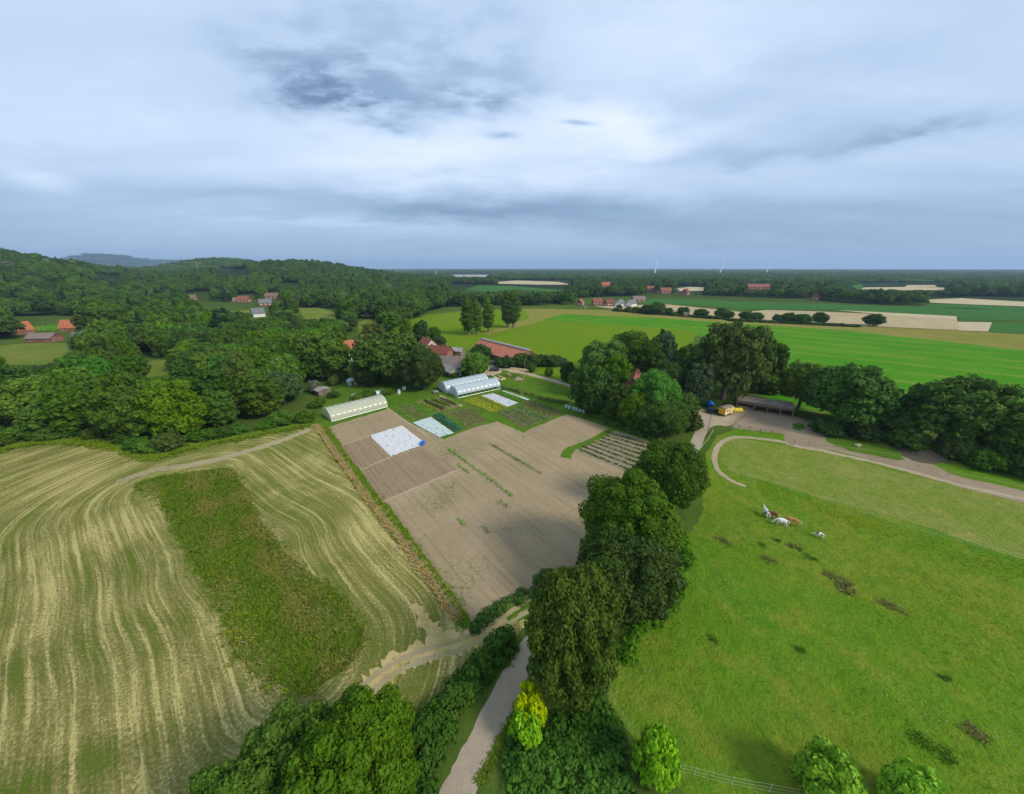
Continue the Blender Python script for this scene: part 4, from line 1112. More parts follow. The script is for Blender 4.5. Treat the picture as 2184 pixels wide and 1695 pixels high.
for a in ((411, 645, 12, 10, 4, 4.5, 'brick', 'brown', .5, 'brown roofed house beside the white track in the wooded valley'), (522, 647, 15, 11, 4, 5, 'brick', 'red', .1, 'red roofed house above the round lawn'),
          (506, 647, 8, 7, 3.5, 3, 'brick', 'mauve', .1, 'small mauve roofed annex left of the red house above the lawn'), (583, 641, 20, 11, 4, 5, 'brick', 'brown', .1, 'long brown roofed barn behind the slate roof'),
          (568, 653, 15, 10, 4, 5, 'brick', 'grey', .5, 'slate roofed house between lawn and tall trees'), (552, 676, 11, 10, 4, 5, 'white', 'grey', .8, 'white house with grey roof below the lawn'),
          (625, 617, 26, 13, 5, 7, 'brick', 'red', .1, 'red brick house alone on the wooded slope'), (608, 617, 12, 10, 5, 4, 'brick', 'grey', .1, 'grey roofed annex left of the lone brick house'),
          (1237, 652, 9, 9, 4, 4.5, 'brick', 'orange', 1.1, 'small house with vivid orange roof at the pasture top'), (1273, 651, 13, 10, 4, 5, 'brick', 'red', .1, 'red roofed house in the row beyond the pasture'),
          (1298, 653, 13, 10, 4, 5, 'brick', 'dark', .4, 'dark red roofed house in the row beyond the pasture'), (1322, 654, 13, 9, 4, 5, 'white', 'grey', .9, 'white gabled house with slate roof next to the dark red one'),
          (1346, 654, 13, 9, 4, 5, 'white', 'grey', .7, 'white house with slate roof nearest the stubble'), (1361, 645, 19, 11, 4, 5, 'brick', 'mauve', .05, 'long mauve roofed barn behind the white houses'),
          (1291, 614, 26, 14, 6, 8, 'brick', 'orange', .0, 'orange roofed farmhouse far out on the plain'), (1387, 624, 22, 14, 6, 7, 'brick', 'red', .2, 'red roof among the trees beyond the dark green field'),
          (1418, 627, 22, 12, 6, 6, 'brick', 'red', .1, 'second red roof among the trees beyond the dark green field'), (1461, 630, 16, 12, 5, 7, 'brick', 'dark', .8, 'dark red gable in front of the small stubble field'),
          (1617, 618, 62, 18, 6, 7, 'brick', 'red', .0, 'long red roofed farm barn far out on the plain'), (1738, 641, 14, 10, 5, 7, 'brick', 'dark', .9, 'small dark red roof hidden in the tree row'),
          (219, 596, 16, 12, 8, 6, 'white', 'grey', .6, 'white villa with grey roof on the wooded hill'), (233, 600, 18, 12, 7, 6, 'cream', 'mauve', .3, 'cream house beside the white villa on the hill'),
          (245, 596, 22, 12, 6, 7, 'grey', 'grey', .2, 'grey roofed house on the hill beside the cream one'), (299, 596, 26, 14, 7, 7, 'white', 'grey', .2, 'wide grey roofed house standing alone on the hill'), (212, 589, 24, 13, 6, 6, 'white', 'grey', .0, 'pale grey roofed house highest on the hill')):
    farh(*a)
# white halls and the tower out on the plain
for a in ((870, 581, 150, 60, 22, 3, 'white', 'slate', .0, 'large white factory hall near the horizon'), (985, 591, 130, 40, 10, 2, 'white', 'slate', .0, 'long low white hall out on the plain'), (1025, 591, 90, 36, 10, 2, 'white', 'slate', .0, 'second white hall beside the long low one')):
    farh(*a, name='factory_hall', cat='hall')
t = empty('water_tower', (*G(930, 586), 0), 0, 'pale water tower standing out of the far woods', 'tower')
MB().bar((0, 0, -1), (0, 0, 30), 4, 10, 3).build('shaft', WL['grey'], t); MB().bar((0, 0, 30), (0, 0, 34), 4, 12, 8).bar((0, 0, 34), (0, 0, 40), 8, 12, 7).build('tank', WL['grey'], t)
for i, (px, hh_, w_) in enumerate(((722, 80, 26), (727, 62, 40), (731, 92, 18), (736, 70, 34), (741, 84, 22), (747, 58, 44), (754, 66, 26))):
    g = G(px, 577.2); e = empty('tower_block', (*g, 0), .2 * i, 'grey works tower on the skyline behind the wooded ridge' , 'tower', 'skyline of grey works towers')
    hh_ *= 1.0
    b = MB().box(-w_ / 2, w_ / 2, -w_ / 2, w_ / 2, -1, hh_).box(-w_ / 4, w_ / 4, -w_ / 4, w_ / 4, hh_, hh_ + 12); b.build('tower', WL['grey'], e)


# ------------------------------------------------------------------ wind turbines, crane
M_white = mat('turbine_white', color=(.78, .79, .80), rough=.5)
for px, py, top, ph, lab in ((1396, 587.6, 560, .25, 'white wind turbine with one blade pointing up, left of three on the plain'), (1535, 587.6, 560.5, .8, 'white wind turbine in the middle of three on the plain'), (1634, 587.6, 561, 1.3, 'white wind turbine with drooping blades, right of three on the plain')):
    g = G(px, py); lo, hi = 10, 300
    for _ in range(40):
        m_ = (lo + hi) / 2
        if PX(g[0], g[1], m_)[1] > top: lo = m_
        else: hi = m_
    e = empty('wind_turbine', (*g, 0), math.atan2(-g[0], g[1]) + .9, lab, 'wind turbine')
    MB().bar((0, 0, -1), (0, 0, lo), 4.4, 12, 2.6).build('tower', M_white, e)
    MB().box(-2, 2, -4, 5, lo - 1.5, lo + 2.5).build('nacelle', M_white, e, bevel=.5)
    hb_ = MB().bar((0, -4, lo + .5), (0, -6.5, lo + .5), 1.6, 8, .5).build('hub', M_white, e)
    for k in range(3):
        a = ph + k * 2.0944; c, s_ = math.sin(a), math.cos(a); L_ = 34
        v = [(0 + c * 1 - s_ * w_, -5.2 + dz_, lo + .5 + s_ * 1 + c * w_) for w_ in (-1.1, 1.1) for dz_ in (-.3, .3)] + [(c * L_ * .25 - s_ * w_, -5.2 + dz_, lo + .5 + s_ * L_ * .25 + c * w_) for w_ in (-.6, 2.2) for dz_ in (-.3, .3)] + [(c * L_ - s_ * w_, -5.2 + dz_, lo + .5 + s_ * L_ + c * w_) for w_ in (-.1, .5) for dz_ in (-.1, .1)]
        q = [(0, 1, 3, 2), (8, 10, 11, 9)] + [f_ for o_ in (0, 4) for f_ in ((o_, o_ + 4, o_ + 5, o_ + 1), (o_ + 2, o_ + 3, o_ + 7, o_ + 6), (o_, o_ + 2, o_ + 6, o_ + 4), (o_ + 1, o_ + 5, o_ + 7, o_ + 3))]
        MB().add(v, q).build('blade', M_white, e)
M_crane = mat('crane_paint', color=(.40, .36, .22))
g = G(431, 605); z0 = Tz(*g)
e = empty('tower_crane', (*g, z0), .0, 'yellow tower crane standing above the wooded valley', 'crane')
MB().box(-.5, .5, -.5, .5, -1, 30).build('mast', M_crane, e); MB().box(-36, 9, -.35, .35, 27, 27.8).build('jib', M_crane, e); MB().box(7, 10, -1, 1, 24.5, 27).build('counterweight', WL['grey'], e)


# ------------------------------------------------------------------ polytunnels
def film(name, c, tr=.35, rough=.25):
    m = bpy.data.materials.new(name); m.use_nodes = True; nt = NT(m.node_tree); p = nt.n['Principled BSDF']; out = nt.n['Material Output']
    col = nt.mix(nt.m('MULTIPLY', nt.ss(nt.noise(nt.pos(), .9, 4, .6), .4, .7), .3), c, tuple(v * .72 for v in c))
    nt.put(p.inputs['Base Color'], col); p.inputs['Roughness'].default_value = rough; p.inputs['Specular IOR Level'].default_value = .6
    nt.put(p.inputs['Normal'], nt.bump(nt.noise(nt.pos(), 1.6, 3), .35, .1))
    t_ = nt.n.new('ShaderNodeBsdfTranslucent'); nt.put(t_.inputs[0], col); mx = nt.n.new('ShaderNodeMixShader'); mx.inputs[0].default_value = tr
    tp = nt.n.new('ShaderNodeBsdfTransparent'); m2 = nt.n.new('ShaderNodeMixShader'); m2.inputs[0].default_value = .16
    nt.l.new(p.outputs[0], mx.inputs[1]); nt.l.new(t_.outputs[0], mx.inputs[2]); nt.l.new(mx.outputs[0], m2.inputs[1]); nt.l.new(tp.outputs[0], m2.inputs[2]); nt.l.new(m2.outputs[0], out.inputs['Surface'])
    return m


M_film = film('clear_film', (.62, .70, .76)); M_filmy = film('aged_film', (.66, .66, .50))
M_galv = mat('galvanised_steel', color=(.62, .64, .66), rough=.4, metal=.6)


def tunnel(p0, p1, pend, hgt, bays, m, label, gap=0.0):
    """p0,p1 = feet of the near end arch (photo pixels), pend = foot at the far end of the p1 side"""
    a, b, c = (Vector(G(*q)) for q in (p0, p1, pend)); W = (b - a).length; L = (c - b).length; d = (c - b).normalized()
    ctr = (a + b) / 2
    rz = math.atan2(d.y, d.x)
    e = empty('polytunnel', (ctr.x, ctr.y, 0), rz, label, 'polytunnel')
    NS = 14
    def arch(t, r=1.0):
        th = math.pi * t; return (-math.cos(th) * W / 2 * r, max(0, math.sin(th)) ** .8 * hgt * r)
    prof = [arch(i / NS) for i in range(NS + 1)]
    lo = 2 if gap else 0
    for k in range(bays):
        x0, x1 = L * k / bays + .03, L * (k + 1) / bays - .03; sg = .965
        v = []; q = []
        pr = prof[:NS + 1 - (1 if gap else 0)] if gap else prof
        pr = prof[(1 if gap else 0):]                       # the side towards the plots stays rolled up
        xs = [x0, (x0 + x1) / 2, x1]
        for j, x in enumerate(xs):
            for y, z in pr: s_ = sg if j == 1 else 1.0; v.append((x, y * s_, z * s_ + .02))
        n = len(pr)
        for j in range(2):
            for i in range(n - 1): q.append((j * n + i, j * n + i + 1, (j + 1) * n + i + 1, (j + 1) * n + i))
        obj('cover_panel', pymesh('cover_panel', v, q, m, smooth=True), e)
    hm_ = MB()
    for i in range(NS): hm_.bar((0, prof[i][0] * 1.008, prof[i][1] * 1.008), (0, prof[i + 1][0] * 1.008, prof[i + 1][1] * 1.008), .035, 5)
    hme = hm_.mesh('hoop', M_galv if m is M_film else WL['white'])
    for k in range(bays + 1): obj('hoop', hme, e, (L * k / bays, 0, 0))
    for x in (0.02, L - .02):
        v = [(x, y * .99, z * .99) for y, z in prof]
        ew = obj('end_wall', pymesh('end_wall', v, [tuple(range(len(v)))], m), e)
        s_ = -.04 if x < 1 else .04
        dr = MB().box(min(x, x + s_), max(x, x + s_), -1.0, 1.0, .02, 2.1).build('door', m, e)
        fr = MB()
        for y in (-1.0, 0, 1.0): fr.box(x - .05, x + .05, y - .04, y + .04, 0, 2.14)
        fr.box(x - .05, x + .05, -1.04, 1.04, 2.12, 2.2).build('door_frame', M_galv, e)
    for s_ in (-1, 1): MB().bar((0, s_ * W / 2, .06), (L, s_ * W / 2, .06), .05, 5).build('base_rail', M_galv, e)
    return e


tunnel((693, 884), (703.6, 901), (824, 869), 3.0, 11, M_filmy, 'single yellowish polytunnel at the corner of the soil field')
tunnel(R6(545, 662), R6(655, 722), R6(1172, 606), 3.3, 10, M_film, 'front one of the twin clear polytunnels, nearer the vegetable plots', gap=1)
tunnel(R6(405, 612), R6(520, 660), R6(1035, 545), 3.3, 10, M_film, 'rear one of the twin clear polytunnels, nearer the farm roofs')

# crop covers: fleece laid in lengths side by side over the beds
def fleece(q, strips, m, label, seed):
    P = [Vector(G(*p)) for p in q]; c = sum(P, Vector((0, 0))) / 4; e = empty('crop_cover', (c.x, c.y, 0), 0, label, 'crop cover'); rg = random.Random(seed)
    for s in range(strips):
        t0, t1 = s / strips, (s + 1) / strips + .012
        nu, nv = 26, 5; v = []; f = []
        e0, e1 = rg.uniform(-.012, .012), rg.uniform(-.012, .012)
        for i in range(nu + 1):
            for j in range(nv + 1):
                t = t0 + (t1 - t0) * j / nv; u = e0 + (1 + e1 - e0) * i / nu
                a = P[0].lerp(P[1], t); b = P[3].lerp(P[2], t); w_ = a.lerp(b, u)
                edge = min(j, nv - j) / nv
                z = .06 + .12 * math.sin(math.pi * j / nv) * rg.uniform(.55, 1.0) + .05 * rg.random() + .012 * s
                v.append((w_.x - c.x + rg.uniform(-.05, .05), w_.y - c.y + rg.uniform(-.05, .05), z))
        for i in range(nu):
            for j in range(nv):
                a = i * (nv + 1) + j; f.append((a, a + 1, a + nv + 2, a + nv + 1))
        obj('fleece_strip', pymesh('fleece_strip', v, f, m, smooth=True), e)
    for k in range(14):                                    # sandbags and stones that hold it down
        t, u = rg.random(), rg.random(); a = P[0].lerp(P[1], t).lerp(P[3].lerp(P[2], t), u)
        MB().box(-.13, .13, -.09, .09, .15, .30).build('weight', mat('sandbag', color=(.10, .09, .085)), e, bevel=.03, loc=(a.x - c.x, a.y - c.y, .0))
    return e


def m_fl(c): return lambda nt: (nt.mix(nt.m('MULTIPLY', nt.ss(nt.noise(nt.pos(), 1.1, 5, .65), .40, .68), .30), c, tuple(v * .66 for v in c)), nt.bump(nt.noise(nt.pos(), 2.5, 4), .6, .12))


M_fl1 = mat('fleece_white', m_fl((.56, .555, .55)), rough=.7); M_fl2 = mat('net_pale_green', m_fl((.44, .52, .49)), rough=.7); M_fl3 = mat('fleece_grey', m_fl((.48, .49, .50)), rough=.7)
fleece([(789.5, 931), (857, 909.6), (908, 949), (834, 975)], 6, M_fl1, 'large white fleece with dark weights on bare soil', 1)
fleece([(880, 902.5), (919, 891), (968.6, 925.6), (936.7, 933.7)], 5, M_fl2, 'pale green crop netting beside the dark cabbage rows', 2)
fleece([R6(935, 695), R6(1080, 667), R6(1390, 785), R6(1255, 833)], 4, M_fl3, 'grey white fleece beside the yellow green rows below the twin tunnels', 3)
fleece([R6(1193, 640), R6(1217, 635), R6(1535, 742), R6(1508, 753)], 1, M_fl1, 'single narrow white fleece strip below the twin tunnels', 4)

# ------------------------------------------------------------------ vegetable rows
CR = {'yellow': leafmat('crop_yellowgreen', (.26, .36, .025), (.38, .44, .035)), 'green': leafmat('crop_green', (.085, .25, .022), (.14, .32, .032)), 'dull': leafmat('crop_dull', (.12, .19, .035), (.17, .25, .055)),
      'cabbage': leafmat('crop_bluegreen', (.05, .16, .08), (.085, .22, .12)), 'dark': leafmat('crop_dark', (.030, .060, .016), (.055, .090, .022)), 'brown': leafmat('crop_redbrown', (.085, .045, .025), (.12, .065, .03))}
NROW = [0]


def rowmesh(L, wd, h, n, seed, lf):
    rg = np.random.default_rng(seed); u = rg.uniform(0, L, n); v_ = rg.normal(0, wd * .28, n); z = rg.uniform(.02, h, n)
    pts = []; d = rg.normal(0, 1, (n, 3)); d[:, 2] = np.abs(d[:, 2]) * .5; d /= np.linalg.norm(d, axis=1)[:, None]
    s = np.cross(d, rg.normal(0, 1, (n, 3))); s /= np.linalg.norm(s, axis=1)[:, None]
    q = np.stack([u, v_, z], 1); sz = lf * rg.uniform(.6, 1.4, (n, 1))
    V = np.stack([q, q + d * sz * .5 + s * sz * .35, q + d * sz, q + d * sz * .5 - s * sz * .35], 1).reshape(-1, 3); V[:, 2] = np.maximum(V[:, 2], .02)
    me = bpy.data.meshes.new('crop_row'); me.from_pydata(V.tolist(), [], np.arange(n * 4).reshape(n, 4).tolist()); me.update()
    a = me.attributes.new('tint', 'FLOAT', 'FACE'); a.data.foreach_set('value', rg.uniform(0, 1, n).astype(np.float32)); return me


def plot(t0, t1, b0, b1, n, leaf, label, wd=.5, h=.35, dens=16, lf=.32, skip=0.0, soil=True, mix=None):
    """crop rows running from the top edge t0-t1 to the bottom edge b0-b1"""
    if soil: patch('garden_plot', [t0, t1, b1, b0], Z(4.5 + NROW[0] % 5 * .3), M_soilp, jit=.1)
    for i in range(n):
        t = (i + .5) / n; a = Vector(G(*t0)).lerp(Vector(G(*t1)), t); b = Vector(G(*b0)).lerp(Vector(G(*b1)), t); d = b - a; L = d.length
        f0, f1 = random.uniform(0, skip), 1 - random.uniform(0, skip)
        NROW[0] += 1; lfk = leaf if mix is None else random.choice(mix)
        me = rowmesh(L * (f1 - f0), wd * random.uniform(.8, 1.2), h * random.uniform(.7, 1.2), int(L * (f1 - f0) * dens), NROW[0], lf); me.materials.append(CR[lfk])
        o = obj('crop_row', me, None, (a.x + d.x * f0, a.y + d.y * f0, .03)); o.rotation_euler = (0, 0, math.atan2(d.y, d.x))
        tag(o, label, 'crop row', label.split(' row ')[-1] if ' row ' in label else label); o['group'] = 'rows: ' + label


plot(R6(715, 765), R6(932, 697), R6(1062, 905), R6(1250, 838), 8, 'yellow', 'yellow green crop row between the grass path and the grey fleece', .55, .4, 22)
plot(R6(1110, 660), R6(1185, 640), R6(1405, 785), R6(1495, 757), 4, 'green', 'lush green crop row between grey fleece and narrow white strip', .5, .4, 22)
plot(R6(1405, 805), R6(1570, 752), R6(1765, 975), R6(1935, 903), 7, 'dull', 'thin crop row on brown soil beside the pale green hives', .4, .3, 14)
plot(R6(1130, 905), R6(1390, 830), R6(1440, 1085), R6(1745, 985), 9, 'dull', 'sparse mixed crop row below the grey fleece', .42, .3, 14, mix=['dull', 'green', 'dull', 'cabbage'])
plot(R6(345, 945), R6(430, 922), R6(605, 1140), R6(705, 1110), 4, 'cabbage', 'blue green cabbage row beside the pale green netting', .6, .5, 20, .42)
plot(R6(500, 893), R6(830, 835), R6(760, 1088), R6(1015, 1005), 9, 'dull', 'low weedy crop row in the middle of the garden', .4, .22, 14)
plot(R6(130, 770), R6(480, 702), R6(425, 890), R6(700, 815), 9, 'green', 'patchy crop row near the doors of the twin tunnels', .45, .4, 30, skip=.25, mix=['green', 'dull', 'dark', 'yellow', 'brown'])
plot(R5(1025, 1062), R5(1290, 1000), R5(1270, 1212), R5(1480, 1155), 7, 'green', 'green crop row right of the single yellowish tunnel', .45, .35, 18, mix=['green', 'green', 'dull'])
plot(RS(1640, 278), RS(1855, 170), RS(1990, 425), RS(2085, 230), 8, 'dark', 'dark furrow row of young plants in the greening soil plot', .42, .22, 16, soil=False)
for a, b, w_ in (((865, 265), (1260, 555), .5), ((1110, 230), (1425, 415), .35), ((925, 360), (1000, 420), .7), ((1170, 580), (1235, 625), 1.2), ((930, 690), (975, 740), .5), ((1080, 740), (1120, 780), .4)):
    p, q = Vector(G(*RS(*a))), Vector(G(*RS(*b))); d = q - p; NROW[0] += 1
    me = rowmesh(d.length, w_, .3, int(d.length * 14), 500 + NROW[0], .3); me.materials.append(CR['green'])
    o = obj('weed_strip', me, None, (p.x, p.y, .03)); o.rotation_euler = (0, 0, math.atan2(d.y, d.x)); tag(o, 'green strip of weeds growing across the bare soil field', 'weeds', 'weed strips on the bare soil field')
ribbon('straw_path', [R6(430, 690), R6(560, 750), R6(700, 822)], 1.0, Z(6.5), M_stub, jit=.3)

# ------------------------------------------------------------------ garden odds and ends
M_pgreen = mat('hive_paint', color=(.40, .62, .50)); M_wood = mat('fresh_timber', color=(.62, .44, .25)); M_old = mat('grey_timber', lambda nt: (nt.mix(nt.noise(nt.vm('MULTIPLY', nt.pos(), (1, 1, 6)), 4, 4), (.17, .125, .085), (.30, .23, .165)), nt.bump(nt.noise(nt.pos(), 8, 3), .5, .03)), rough=.9)
M_sheet = mat('corrugated_sheet', lambda nt: (nt.mix(nt.ss(nt.noise(nt.pos(), .9, 5, .65), .35, .7), (.24, .195, .155), (.14, .115, .09)), nt.bump(nt.noise(nt.pos(), 3, 3), .3, .04)), rough=.8)
M_blue = mat('blue_plastic', color=(.02, .13, .52), rough=.4, spec=.5)
for i, zx in enumerate((1972, 2012, 2062, 2100, 2140, 2180)):
    g = G(*R6(zx, 850 + i * 12)); e = empty('beehive', (*g, 0), .4, 'pale green hive box in the row at the edge of the vegetable plots', 'beehive', 'row of pale green hives')
    MB().box(-.3, .3, -.3, .3, .25, .95).build('hive_body', M_pgreen, e, .02); MB().box(-.36, .36, -.36, .36, .952, 1.08).build('lid', M_pgreen, e, .02); MB().box(-.3, .3, -.25, .25, 0, .248).build('stand', M_old, e)
for i, zx in enumerate((708, 722)):
    g = G(*RS(zx, 247 - i * 6)); e = empty('barrel', (*g, 0), 0, ('blue plastic barrel at the corner of the large white fleece, left one', 'blue plastic barrel at the corner of the large white fleece, right one')[i], 'barrel')
    MB().bar((0, 0, .0), (0, 0, .18), .33, 12, .38).bar((0, 0, .18), (0, 0, .85), .38, 12, .38).bar((0, 0, .85), (0, 0, 1.0), .38, 12, .33).build('drum', M_blue, e); MB().bar((0, 0, 1.0), (0, 0, 1.05), .3, 12).build('lid', M_blue, e)


def shedlet(px, rz, L, W, h, rh, wall, roof, label, name='shed', arch=False):
    g = G(*px); e = empty(name, (*g, 0), rz, label, name.replace('_', ' '))
    if arch:
        pr = [(-W / 2, 0)] + [(-math.cos(math.pi * i / 8) * W / 2, h * .5 + math.sin(math.pi * i / 8) * h * .5) for i in range(9)] + [(W / 2, 0)]
    else: pr = [(-W / 2, 0), (-W / 2, h), (0, h + rh), (W / 2, h), (W / 2, 0)]
    MB().prism(pr, -L / 2, L / 2).build('body', wall, e)
    if not arch:
        MB().prism([(-W / 2 - .25, h - .1), (0, h + rh + .03), (0, h + rh + .12), (-W / 2 - .25, h)], -L / 2 - .25, L / 2 + .25).build('roof_panel', roof, e)
        MB().prism([(0, h + rh + .03), (W / 2 + .25, h - .1), (W / 2 + .25, h), (0, h + rh + .12)], -L / 2 - .25, L / 2 + .25).build('roof_panel', roof, e)
    MB().box(-.5, .5, -L / 2 - .04, -L / 2 + .01, .05, min(h, 1.9)).build('door', M_door if not arch else M_old, e)
    return e


M_gh = mat('greenhouse_film', m_fl((.46, .56, .55)), rough=.35, spec=.5)
shedlet(R5(520, 775), .7, 2.6, 2.6, 1.5, .7, M_gh, M_gh, 'small glasshouse with dark doorway in the wild garden', 'glasshouse')
shedlet(R5(165, 895), .9, 3.2, 4.0, 1.9, .4, WL['wood'], RT['slate'], 'wooden shed with flat grey roof beside the silvery willow')
shedlet(R5(860, 905), -.85, 2.6, 2.2, 1.7, 0, M_gh, M_gh, 'small rounded film tunnel behind the yellowish polytunnel', 'cold_frame', True)
shedlet(R5(545, 930), .3, 1.6, 1.2, .7, .2, WL['wood'], RT['slate'], 'low wooden cold frame behind the yellowish polytunnel', 'cold_frame')
shedlet(R5(1355, 805), .4, 2.4, 1.6, 1.3, .25, WL['grey'], RT['slate'], 'grey box trailer body below the large dark tree', 'garden_box')
shedlet(R5(1545, 880), .4, 1.6, 1.2, .6, .1, WL['wood'], RT['slate'], 'low dark box at the door of the twin tunnels', 'garden_box')
g = G(*R5(1160, 840)); e = empty('water_tank', (*g, 0), .3, 'white caged water tank on the lawn', 'tank'); MB().box(-.6, .6, -.5, .5, .16, 1.15).build('tank', WL['white'], e, .06)
for y_ in (-.5, 0, .5): MB().box(-.62, .62, y_ - .04, y_ + .04, 0, .155).build('pallet_slat', M_old, e)
for i, dy_ in enumerate((0, .8)):
    g = G(*R5(1098, 890 - i * 28)); e = empty('storage_box', (*g, 0), .2, ('white storage box on the lawn, the front one of two', 'white storage box on the lawn, the rear one of two')[i], 'box'); MB().box(-.4, .4, -.35, .35, .0, .75).build('box', WL['white'], e, .03); MB().box(-.43, .43, -.38, .38, .752, .82).build('lid', WL['white'], e, .01)
# timber frame of an unfinished carport
g0, g1 = Vector(G(*R6(1310, 455))), Vector(G(*R6(1470, 475))); d = g1 - g0; e = empty('carport', ((g0.x + g1.x) / 2, (g0.y + g1.y) / 2, 0), math.atan2(d.y, d.x), 'unfinished carport frame of fresh timber with open rafters', 'carport')
L_ = max(d.length, 5.0) * 1.1; W_ = 4.2
for x in (-L_ / 2, 0, L_ / 2):
    for y in (-W_ / 2, W_ / 2): MB().box(x - .08, x + .08, y - .08, y + .08, 0, 2.3).build('post', M_wood, e)
for y in (-W_ / 2, W_ / 2): MB().box(-L_ / 2 - .3, L_ / 2 + .3, y - .1, y + .1, 2.302, 2.5).build('beam', M_wood, e)
MB().box(-L_ / 2 - .3, L_ / 2 + .3, -.09, .09, 3.3, 3.5).build('ridge_beam', M_wood, e)
for i in range(9):
    x = -L_ / 2 + L_ * i / 8
    for s in (-1, 1): MB().bar((x, s * (W_ / 2 + .5), 2.32), (x, s * .05, 3.58), .09, 4).build('rafter', M_wood, e)
# sawn timber, gravel heap
for i, (a, b) in enumerate((((1045, 450), (1170, 505)), ((1140, 460), (1225, 492)), ((1170, 505), (1225, 495)), ((1240, 430), (1300, 455)), ((1060, 455), (1150, 500)))):
    p, q = G(*R6(*a)), G(*R6(*b)); e = empty('timber_stack', (*p, 0), math.atan2(q[1] - p[1], q[0] - p[0]), 'stack of fresh sawn beams lying on the grass by the twin tunnels', 'timber stack', 'stacks of sawn beams'); L_ = math.hypot(q[0] - p[0], q[1] - p[1])
    bm_ = MB().box(0, L_, -.11, .11, 0, .2).mesh('beam', M_wood, .01)
    for k in range(4): obj('beam', bm_, e, (random.uniform(-.2, .2), (k % 2) * .26, .01 + (k // 2) * .205))
def heap(name, px, r, h, m, label, cat, seed):
    g = G(*px); rg = random.Random(seed); v = [(0, 0, h)]; f = []; n = 20
    for k in range(1, 7):
        for i in range(n):
            a = 2 * math.pi * i / n; q = k / 6; rr = r * q * (1 + .18 * math.sin(a * 3 + seed) + rg.uniform(-.06, .06)); v.append((rr * math.cos(a), rr * math.sin(a), max(-.02, h * (1 - q) ** .9 * (1 + rg.uniform(-.15, .15))) if k < 6 else -.02))
    for i in range(n): f.append((0, 1 + i, 1 + (i + 1) % n))
    for k in range(5):
        for i in range(n): a, b = 1 + k * n + i, 1 + k * n + (i + 1) % n; f.append((a, a + n, b + n, b))
    return tag(obj(name, pymesh(name, v, f, m, smooth=True), None, (*g, .02)), label, cat)


heap('gravel_heap', R6(1385, 490), 1.9, 1.0, M_yard, 'heap of brown gravel below the timber carport frame', 'gravel heap', 3)
heap('dung_heap', RP(1560, 430), 3.4, 1.3, M_mud, 'dark dung heap below the flat topped oak', 'dung heap', 5)
heap('dung_heap', RP(1440, 400), 2.6, .7, M_mud, 'low brown heap of litter next to the dark dung heap', 'dung heap', 8)


# ------------------------------------------------------------------ vehicles and the yard
def paint(name, c, rough=.3):
    return mat(name, lambda nt: (nt.mix(nt.m('MULTIPLY', nt.ss(nt.noise(nt.pos(), 2.0, 4), .45, .75), .3), c, tuple(v * .75 + .03 for v in c)), None), rough=rough, spec=.5)


M_tyre = mat('tyre_rubber', color=(.03, .03, .03)); M_rim = mat('wheel_rim', color=(.45, .45, .47), rough=.4, metal=.5); M_lamp = mat('lamp_glass', color=(.7, .7, .66), rough=.2); M_rlamp = mat('rear_lamp', color=(.35, .03, .02), rough=.3)


def wheel(e, x, y, r, w_=.2):
    t = MB().bar((x, y - w_ / 2, r), (x, y + w_ / 2, r), r, 14).build('wheel', M_tyre, e)
    s = 1 if y > 0 else -1
    MB().bar((x, y + s * (w_ / 2 - .02), r), (x, y + s * (w_ / 2 + .015), r), r * .6, 10).build('rim', M_rim, t)


def car(px, rz, m, label, L=4.2, W=1.75, estate=True):
    g = G(*px); e = empty('parked_car', (*g, .02), rz, label, 'car')
    h = L / 2
    low = [(-h, .35), (-h + .05, .8), (-h + .15, .92), (h - 1.35, .95), (h - .25, .78), (h, .6), (h, .35), (h - .3, .24), (-h + .3, .24)]
    n = len(low); v = [(x, -W / 2, z) for x, z in low] + [(x, W / 2, z) for x, z in low]
    b = MB().add(v, [(i, n + i, n + (i + 1) % n, (i + 1) % n) for i in range(n)] + [tuple(range(n)), tuple(range(2 * n - 1, n - 1, -1))]); b.build('body', m, e, .05)
    cab = [(-h + .18, .92), (-h + (.35 if estate else .9), 1.42), (h - 2.25, 1.47), (h - 1.3, .94)]
    n = 4; wi = .72
    v = [(x, -W / 2 * (.96 if z < 1 else .78), z) for x, z in cab] + [(x, W / 2 * (.96 if z < 1 else .78), z) for x, z in cab]
    c = MB().add(v, [(i, n + i, n + (i + 1) % n, (i + 1) % n) for i in range(n)] + [tuple(range(n)), tuple(range(2 * n - 1, n - 1, -1))]).build('cabin', M_glass, e)
    MB().box(-h + .4, h - 2.2, -W * .38, W * .38, 1.445, 1.50).build('roof', m, e, .02)
    for x in (-h + .8, h - .85):
        for y in (-W / 2 + .06, W / 2 - .06): wheel(e, x, y, .31)
    for y in (-W * .36, W * .36):
        MB().box(h - .06, h + .012, y - .17, y + .17, .6, .7).build('headlight', M_lamp, e); MB().box(-h - .012, -h + .06, y - .12, y + .12, .6, .8).build('tail_light', M_rlamp, e)
    return e


M_black = paint('car_black', (.016, .017, .02)); M_dblue = paint('car_dark_grey', (.03, .035, .045))
car(RY(575, 462), .55, M_black, 'black estate car parked in front of the bright blue tarpaulin', 3.9)
car(R6(1092, 312), .2, M_dblue, 'dark car parked beside the long red barn, the farther one', 4.2)
car(R6(1095, 390), .1, M_black, 'dark car parked beside the light green tree, the nearer one', 4.2)
